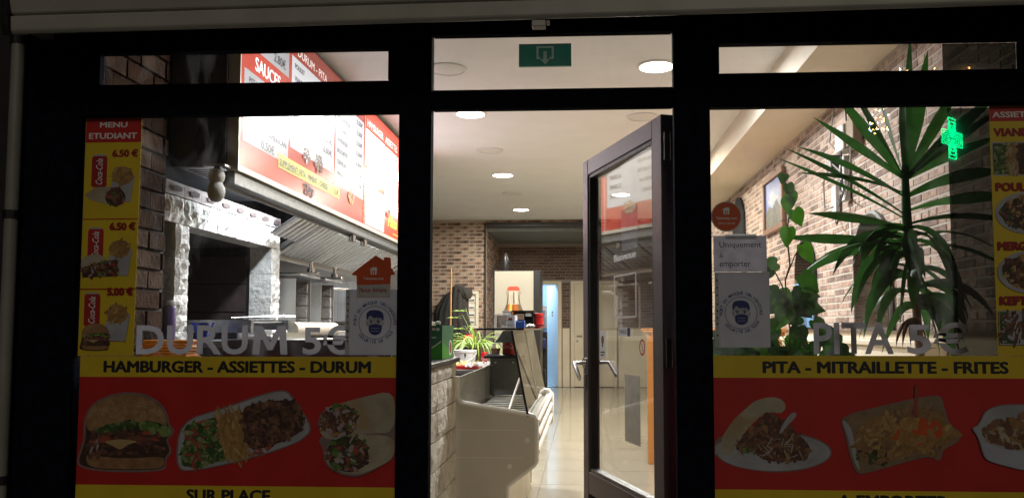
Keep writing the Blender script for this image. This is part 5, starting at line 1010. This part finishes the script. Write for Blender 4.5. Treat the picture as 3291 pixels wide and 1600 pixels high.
arch('arched_mirror', 'narrow arched mirror reflecting blue light on the brick wall', 3.62, 4.22, 1.19, 1.96, black, mir, 'mirror', 'arched wall mirrors')
arch('arched_mirror', 'large arched mirror on the brick wall behind the yucca', 2.0, 2.66, 1.19, 1.97, dsteel, mir, 'mirror', 'arched wall mirrors')
mblk = pm('matt_black', (.01, .01, .01), .8, spec=.15)
t = arch('arched_clock', 'tall black arched wall clock far along the brick wall', 6.45, 7.15, 1.6, 2.78, mblk, mblk, 'clock', None, .03)
bx('clock_plate', (1.85, 1.8635, 6.55, 7.05, 1.7, 2.3), cream, t, .003)
for k in range(5): bx('clock_bar', (1.845, 1.8495, 6.58+k*.1, 6.6+k*.1, 1.75, 2.25), fw_, t)
# sockets and cables
sk = thing('router_box', 'white router box on the brick wall with cables', 'router', (1.87, 2.7, 2.4))
bx('case', (1.80, 1.886, 2.60, 2.78, 2.44, 2.62), pm('router_grey', (.42, .42, .4), .5), sk, .006); bx('side_box', (1.82, 1.886, 2.45, 2.595, 2.45, 2.63), pm('brown_box', (.2, .15, .1), .6), sk, .004)
sk2 = thing('power_strip', 'white power strip with plugs below the router box', 'power strip', (1.87, 2.75, 2.1))
bx('strip', (1.84, 1.886, 2.72, 2.82, 2.10, 2.42), MATS['router_grey'], sk2, .004); bx('strip', (1.85, 1.886, 2.95, 3.05, 2.02, 2.25), MATS['router_grey'], sk2, .004)
for z_ in (2.16, 2.24, 2.32): MB().tube([(1.84, 2.77, z_), (1.825, 2.77, z_)], .02, 12).build('plug', black, sk2)
bx('adapter', (1.80, 1.886, 2.88, 3.0, 2.36, 2.46), black, sk2, .006)
cbk = pm('grey_cable', (.2, .19, .17), .5)
for k, pts in enumerate(([(1.87, 2.72, 2.62), (1.87, 2.74, 2.75), (1.87, 2.66, 2.88)], [(1.87, 2.9, 2.46), (1.86, 3.1, 2.6), (1.87, 3.05, 2.75), (1.87, 2.95, 2.89)], [(1.82, 2.7, 2.44), (1.8, 2.65, 2.3), (1.8, 2.6, 2.15), (1.81, 2.75, 2.06), (1.82, 2.78, 2.12)], [(1.82, 2.5, 2.45), (1.8, 2.45, 2.3), (1.8, 2.55, 2.1), (1.82, 2.74, 2.16)], [(1.85, 3.0, 2.03), (1.84, 2.9, 1.95), (1.84, 2.8, 2.05), (1.83, 2.77, 2.24)], [(1.83, 2.77, 2.32), (1.81, 2.9, 2.4), (1.81, 3.1, 2.3), (1.83, 3.15, 2.1), (1.85, 3.0, 2.1)])):
    n_ = 14; fine = []
    for i in range(n_+1):
        s_ = i/n_*(len(pts)-1); a = min(int(s_), len(pts)-2); f_ = s_-a; f_ = f_*f_*(3-2*f_); fine.append(Vector(pts[a]).lerp(Vector(pts[a+1]), f_))
    MB().tube(fine, .006, 6).build('cable', cbk if k % 2 else black, sk2, True)
bx('trunking', (1.882, 1.8865, 2.735, 2.75, 1.8, 2.0), white, sk2)
# ---------------- window bench with plants
wbn = thing('window_bench', 'low cream bench under the plants behind the right window', 'bench', (1.1, .5, 0)); bx('bench_top', (.5, 1.85, .16, .95, .70, .74), cream, wbn); bx('bench_body', (.55, 1.82, .2, .9, 0, .699), cream, wbn)
yl = [pm('yucca_leaf%d' % i, c, .45, 0, .25, 14, trans=.35, spec=.25) for i, c in enumerate([(.032, .12, .02), (.045, .155, .028), (.024, .09, .016)])]
yu = thing('yucca_plant', 'tall yucca plant with sword leaves in the right window', 'plant', (1.46, .6, .741))
MB().lathe([(.1, 0), (.13, .22), (.138, .22), (.138, .24), (.12, .24), (.11, .2), (.001, .2)], (1.47, .6, .741), 24).build('pot', pm('terracotta', (.35, .13, .06), .7), yu, True)
trunk = [(1.47, .6, .92), (1.472, .6, 1.1), (1.462, .6, 1.3), (1.445, .6, 1.5), (1.432, .6, 1.7), (1.43, .6, 1.92)]
MB().tube(trunk[3:], [.02, .021, .015], 12).build('crown_stem', yl[0], yu, True)
MB().tube(trunk[:4], [.02, .019, .018, .02], 12).build('trunk', pm('yucca_trunk', (.3, .23, .14), .8, 0, .4, 18, bump=.6, bscale=30), yu, True)
q = random.Random(11)
sh = lambda t: .28+1.2*t if t < .6 else max(.02, 1-((t-.6)/.4)**1.6)
sh2 = lambda t: (.3+t*1.5 if t < .45 else max(.015, 1-((t-.45)/.55)**1.8))
def yleaf(z, az, el, L, w, dr, sp=sh2, roll=None):
    if roll is None: roll = q.choice((-1, 1))*q.uniform(.35, 1.5)
    i = min(4, max(0, int((z-.92)/.19))); x = 1.43+ (1.47-1.43)*max(0, (1.7-z)/.6)
    blade('leaf', (x, .6, z), az, el, L, w, dr, q.choice(yl), yu, .16, 9, q.uniform(-.5, .5), sp, roll)
# upright crown leaves (fanned mostly in the window plane)
for az, el, L, w, dr in ((R(178), .98, .55, .075, .15), (R(160), 1.15, .56, .06, .1), (R(20), 1.33, .62, .085, .0), (R(5), 1.05, .60, .075, .05), (R(-20), .82, .55, .08, .25), (R(40), 1.45, .7, .05, .0), (R(250), 1.2, .5, .06, .2), (R(100), 1.2, .52, .06, .2), (R(190), .6, .5, .05, .1), (R(10), .55, .55, .07, .35), (R(330), .7, .5, .07, .3)): yleaf(1.86, az, el, L, w*.8, dr)
for az, z_, el, L, w, dr in ((R(182), 1.80, .42, .50, .085, .55), (R(175), 1.78, .62, .52, .03, .35), (R(185), 1.70, .60, .62, .022, .25), (R(178), 1.68, .56, .64, .02, .22), (R(183), 1.64, .35, .45, .10, .45), (R(176), 1.58, .1, .56, .06, .1), (R(190), 1.56, .25, .52, .05, 1.1), (R(170), 1.53, .35, .5, .06, 1.3),
                        (R(-3), 1.78, .5, .45, .06, .6), (R(8), 1.72, .35, .5, .07, .5), (R(-8), 1.66, .3, .46, .05, .7), (R(4), 1.6, .35, .46, .05, 1.2), (R(-4), 1.56, .2, .48, .055, 1.1)): yleaf(z_, az, el, L, w, dr, sh)
for k in range(42):
    az = q.choice((R(180), R(0), R(0)))+q.gauss(0, .75); z_ = q.uniform(1.28, 1.66); yleaf(z_, az, q.uniform(-.1, .75), q.uniform(.26, .44), q.uniform(.045, .075), q.uniform(2.2, 4.5), sh2)
for k in range(5): blade('dry_leaf', (1.45, .6, 1.25), R(200+k*20), -.2, .18, .02, 3, pm('dry_leaf', (.2, .1, .05), .8), yu, .3, 6, 1)
# ---------------- climbing pothos
gl_ = [pm('pothos_leaf%d' % i, c, .35, 0, .2, 16, trans=.3, spec=.3) for i, c in enumerate([(.05, .2, .012), (.035, .14, .01), (.075, .27, .015), (.018, .075, .012)])]
def heart(name, pos, up, nrm, L, w, mat, par, cup=.12):
    """heart leaf: pos = stalk joint, up = direction tip -> stalk reversed, nrm = facing"""
    d = Vector(up).normalized(); n = Vector(nrm).normalized(); s = d.cross(n).normalized(); n = s.cross(d).normalized(); pos = Vector(pos)
    prof = [(-.10, .16), (-.08, .34), (.08, .47), (.28, .5), (.5, .42), (.72, .25), (.88, .1), (1.0, .0)]
    V = [pos]; mid = []
    for t, h in prof:
        b = len(V); c = pos+d*(max(t, 0.0)*L)-n*(cup*L*t*t)
        V += [pos+d*(t*L)-s*(h*w)+n*(cup*w*h)-n*(cup*L*t*t), c, pos+d*(t*L)+s*(h*w)+n*(cup*w*h)-n*(cup*L*t*t)]; mid.append(b)
    F = []
    for a, b in zip(mid, mid[1:]): F += [(a, a+1, b+1, b), (a+1, a+2, b+2, b+1)]
    return MB().add(V, F).build(name, mat, par, True, recalc=False)
po = thing('pothos_plant', 'climbing pothos with heart-shaped leaves in the right window', 'plant', (.86, .36, .741))
MB().lathe([(.08, 0), (.11, .16), (.118, .16), (.118, .18), (.1, .18), (.095, .15), (.001, .15)], (.86, .38, .741), 22).build('pot', pm('pot_brown', (.1, .06, .045), .5), po, True)
vine = [(.86, .38, .9), (.845, .36, 1.05), (.85, .35, 1.2), (.838, .35, 1.31), (.835, .35, 1.4), (.855, .35, 1.46), (.848, .35, 1.55), (.85, .35, 1.63), (.865, .35, 1.72), (.842, .35, 1.80), (.83, .35, 1.85)]
MB().tube(vine, .0035, 6).build('stem', pm('vine_stem', (.1, .1, .03), .6), po, True)
MB().tube([(.835, .35, 1.4), (.875, .35, 1.5), (.90, .35, 1.54)], .0028, 6).build('stem', pm('vine_stem', (.1, .1, .03), .6), po, True); MB().tube([(.838, .35, 1.31), (.82, .35, 1.38), (.79, .35, 1.44)], .0028, 6).build('stem', pm('vine_stem', (.1, .1, .03), .6), po, True)
fc = (-.25, -1, .15)
LS = .78
for pos, d, L, w, m in (((.852, .345, 1.80), (.2, -.1, -1), .075, .062, 1), ((.862, .345, 1.765), (.15, -.2, -1), .08, .07, 2), ((.85, .34, 1.74), (-.1, -.2, -1), .09, .075, 2), ((.836, .34, 1.84), (-.3, -.2, -1), .06, .06, 1), ((.875, .34, 1.69), (.35, -.2, -1), .10, .085, 2), ((.848, .34, 1.615), (-.15, -.2, -1), .11, .085, 2), ((.905, .34, 1.545), (.45, -.25, -1), .12, .08, 2),
                        ((.80, .34, 1.47), (-.9, -.1, -.25), .10, .085, 1), ((.90, .34, 1.42), (.7, -.1, -.75), .13, .10, 1), ((.77, .33, 1.44), (-.6, -.3, -.6), .08, .07, 3)): heart('leaf', pos, d, fc, L*LS, w*LS, gl_[m], po)
# ---------------- lobed ivy-like plant at the bottom of the window
iv = thing('leafy_houseplant', 'bushy dark green houseplant at the foot of the right window', 'plant', (.8, .5, .741))
MB().lathe([(.07, 0), (.09, .15), (.096, .15), (.096, .17), (.08, .17), (.075, .14), (.001, .14)], (1.02, .5, .741), 20).build('pot', pm('pot_white', (.6, .58, .55), .4), iv, True)
for k in range(46):
    a = q.uniform(0, 1)**1.4; x_ = .60+.5*a+q.gauss(0, .02); z_ = q.uniform(1.08, 1.2)+(.13*math.exp(-((x_-.86)/.1)**2)*q.random()); y_ = q.uniform(.26, .55)
    if x_ > 1.08 and z_ > 1.16: z_ -= .07
    L = q.uniform(.07, .125); heart('leaf', (x_, y_, z_), (q.uniform(-.8, .8), q.uniform(-.5, .1), -q.uniform(.1, .9)), (q.uniform(-.6, .6), -1, q.uniform(.1, .9)), L, L*q.uniform(.75, .95), gl_[q.choice((3, 3, 3, 1, 3, 0))], iv, q.uniform(.05, .3))
    if k % 2 == 0: MB().tube([(1.02+(x_-1.02)*.2, .5, .88), ((x_+1.0)/2, (y_+.5)/2, (z_+.93)/2+.04), (x_, y_, z_)], .0022, 5).build('stalk', pm('vine_stem', (.1, .1, .03), .6), iv)
for k in range(16):
    x_ = .87+q.gauss(0, .045); z_ = 1.22+q.uniform(-.02, .17); L = q.uniform(.07, .11)
    heart('leaf', (x_, q.uniform(.3, .45), z_), (q.uniform(-1, 1), -.3, -q.uniform(.0, .7)), (q.uniform(-.4, .4), -1, q.uniform(.1, .6)), L, L*.85, gl_[q.choice((3, 3, 1, 0))], iv, .2)
MB().tube([(.93, .46, .95), (.90, .42, 1.15), (.87, .38, 1.36)], .0035, 6).build('stalk', pm('vine_stem', (.1, .1, .03), .6), iv)
# bright parcels on the far dining ledge
lg = thing('dining_ledge', 'cream ledge along the brick wall under the arched mirrors', 'ledge', (1.7, 2, 0)); bx('ledge_top', (1.70, 1.849, 1.2, 4.1, 1.10, 1.13), cream, lg, .004); bx('ledge_body', (1.72, 1.8485, 1.2, 4.1, 0, 1.099), cream, lg)
# ================================================================= ACROSS THE STREET (seen only as reflections in the glass)
gx = thing('pharmacy_cross', 'green neon pharmacy cross reflected in the right window', 'neon sign', (8.3, -15.5, -.2))
gem = emis('green_neon', (.0, 1, .3), 15)
cxp, czp, yc = 8.36, 5.49, -15.5
ca, sa = math.cos(R(40)), math.sin(R(40))
def CX(u, n, v): return (cxp+u*ca+n*sa, yc-u*sa+n*ca, czp+v)
MB().prism([(.18, .18), (.18, .5), (-.18, .5), (-.18, .18), (-.5, .18), (-.5, -.18), (-.18, -.18), (-.18, -.5), (.18, -.5), (.18, -.18), (.5, -.18), (.5, .18)], lambda u, v: CX(u, -.02, v), lambda u, v: CX(u, -.2, v)).build('housing', black, gx)
for k in range(4):
    a, b = .16-k*.045, .46-k*.085
    pts = [(a, a), (a, b), (-a, b), (-a, a), (-b, a), (-b, -a), (-a, -a), (-a, -b), (a, -b), (a, -a), (b, -a), (b, a), (a, a)]
    mbx = MB()
    for (u0, v0), (u1, v1) in zip(pts, pts[1:]): mbx.tube([CX(u0, 0, v0), CX(u1, 0, v1)], .013, 6)
    mbx.build('neon_tube', gem, gx)
MB().tube([(cxp, yc-.14, -.2), (cxp, yc-.14, czp-.45)], .06, 10).build('pole', black, gx)
sg = thing('string_lights', 'string of small coloured bulbs reflected in the right windows', 'string lights', (6, -15, 4))
bcol = [emis('bulb_warm', (1, .5, .12), 60), emis('bulb_warm', (1, .5, .12), 60), emis('bulb_blue', (.3, .5, 1), 40), emis('bulb_white', (1, .85, .6), 60)]
bpts = []
for k in range(26): bpts.append((6.55+q.gauss(0, .15), -15+q.uniform(-.2, .2), 6.05-k*.022+q.gauss(0, .1)))
for k in range(14): bpts.append((6.9+k*.15, -15, 6.85+.1*math.sin(k*1.3)))
for k, b in enumerate(bpts): MB().ball(b, .02, 8).build('bulb', bcol[k % 4], sg)
MB().tube([(5.6, -15.1, -.2), (5.6, -15.1, 7.2), (9, -15.1, 7.2), (9, -15.1, -.2)], .05, 8).build('support', black, sg)

bpy.data.scenes.remove(TMP)
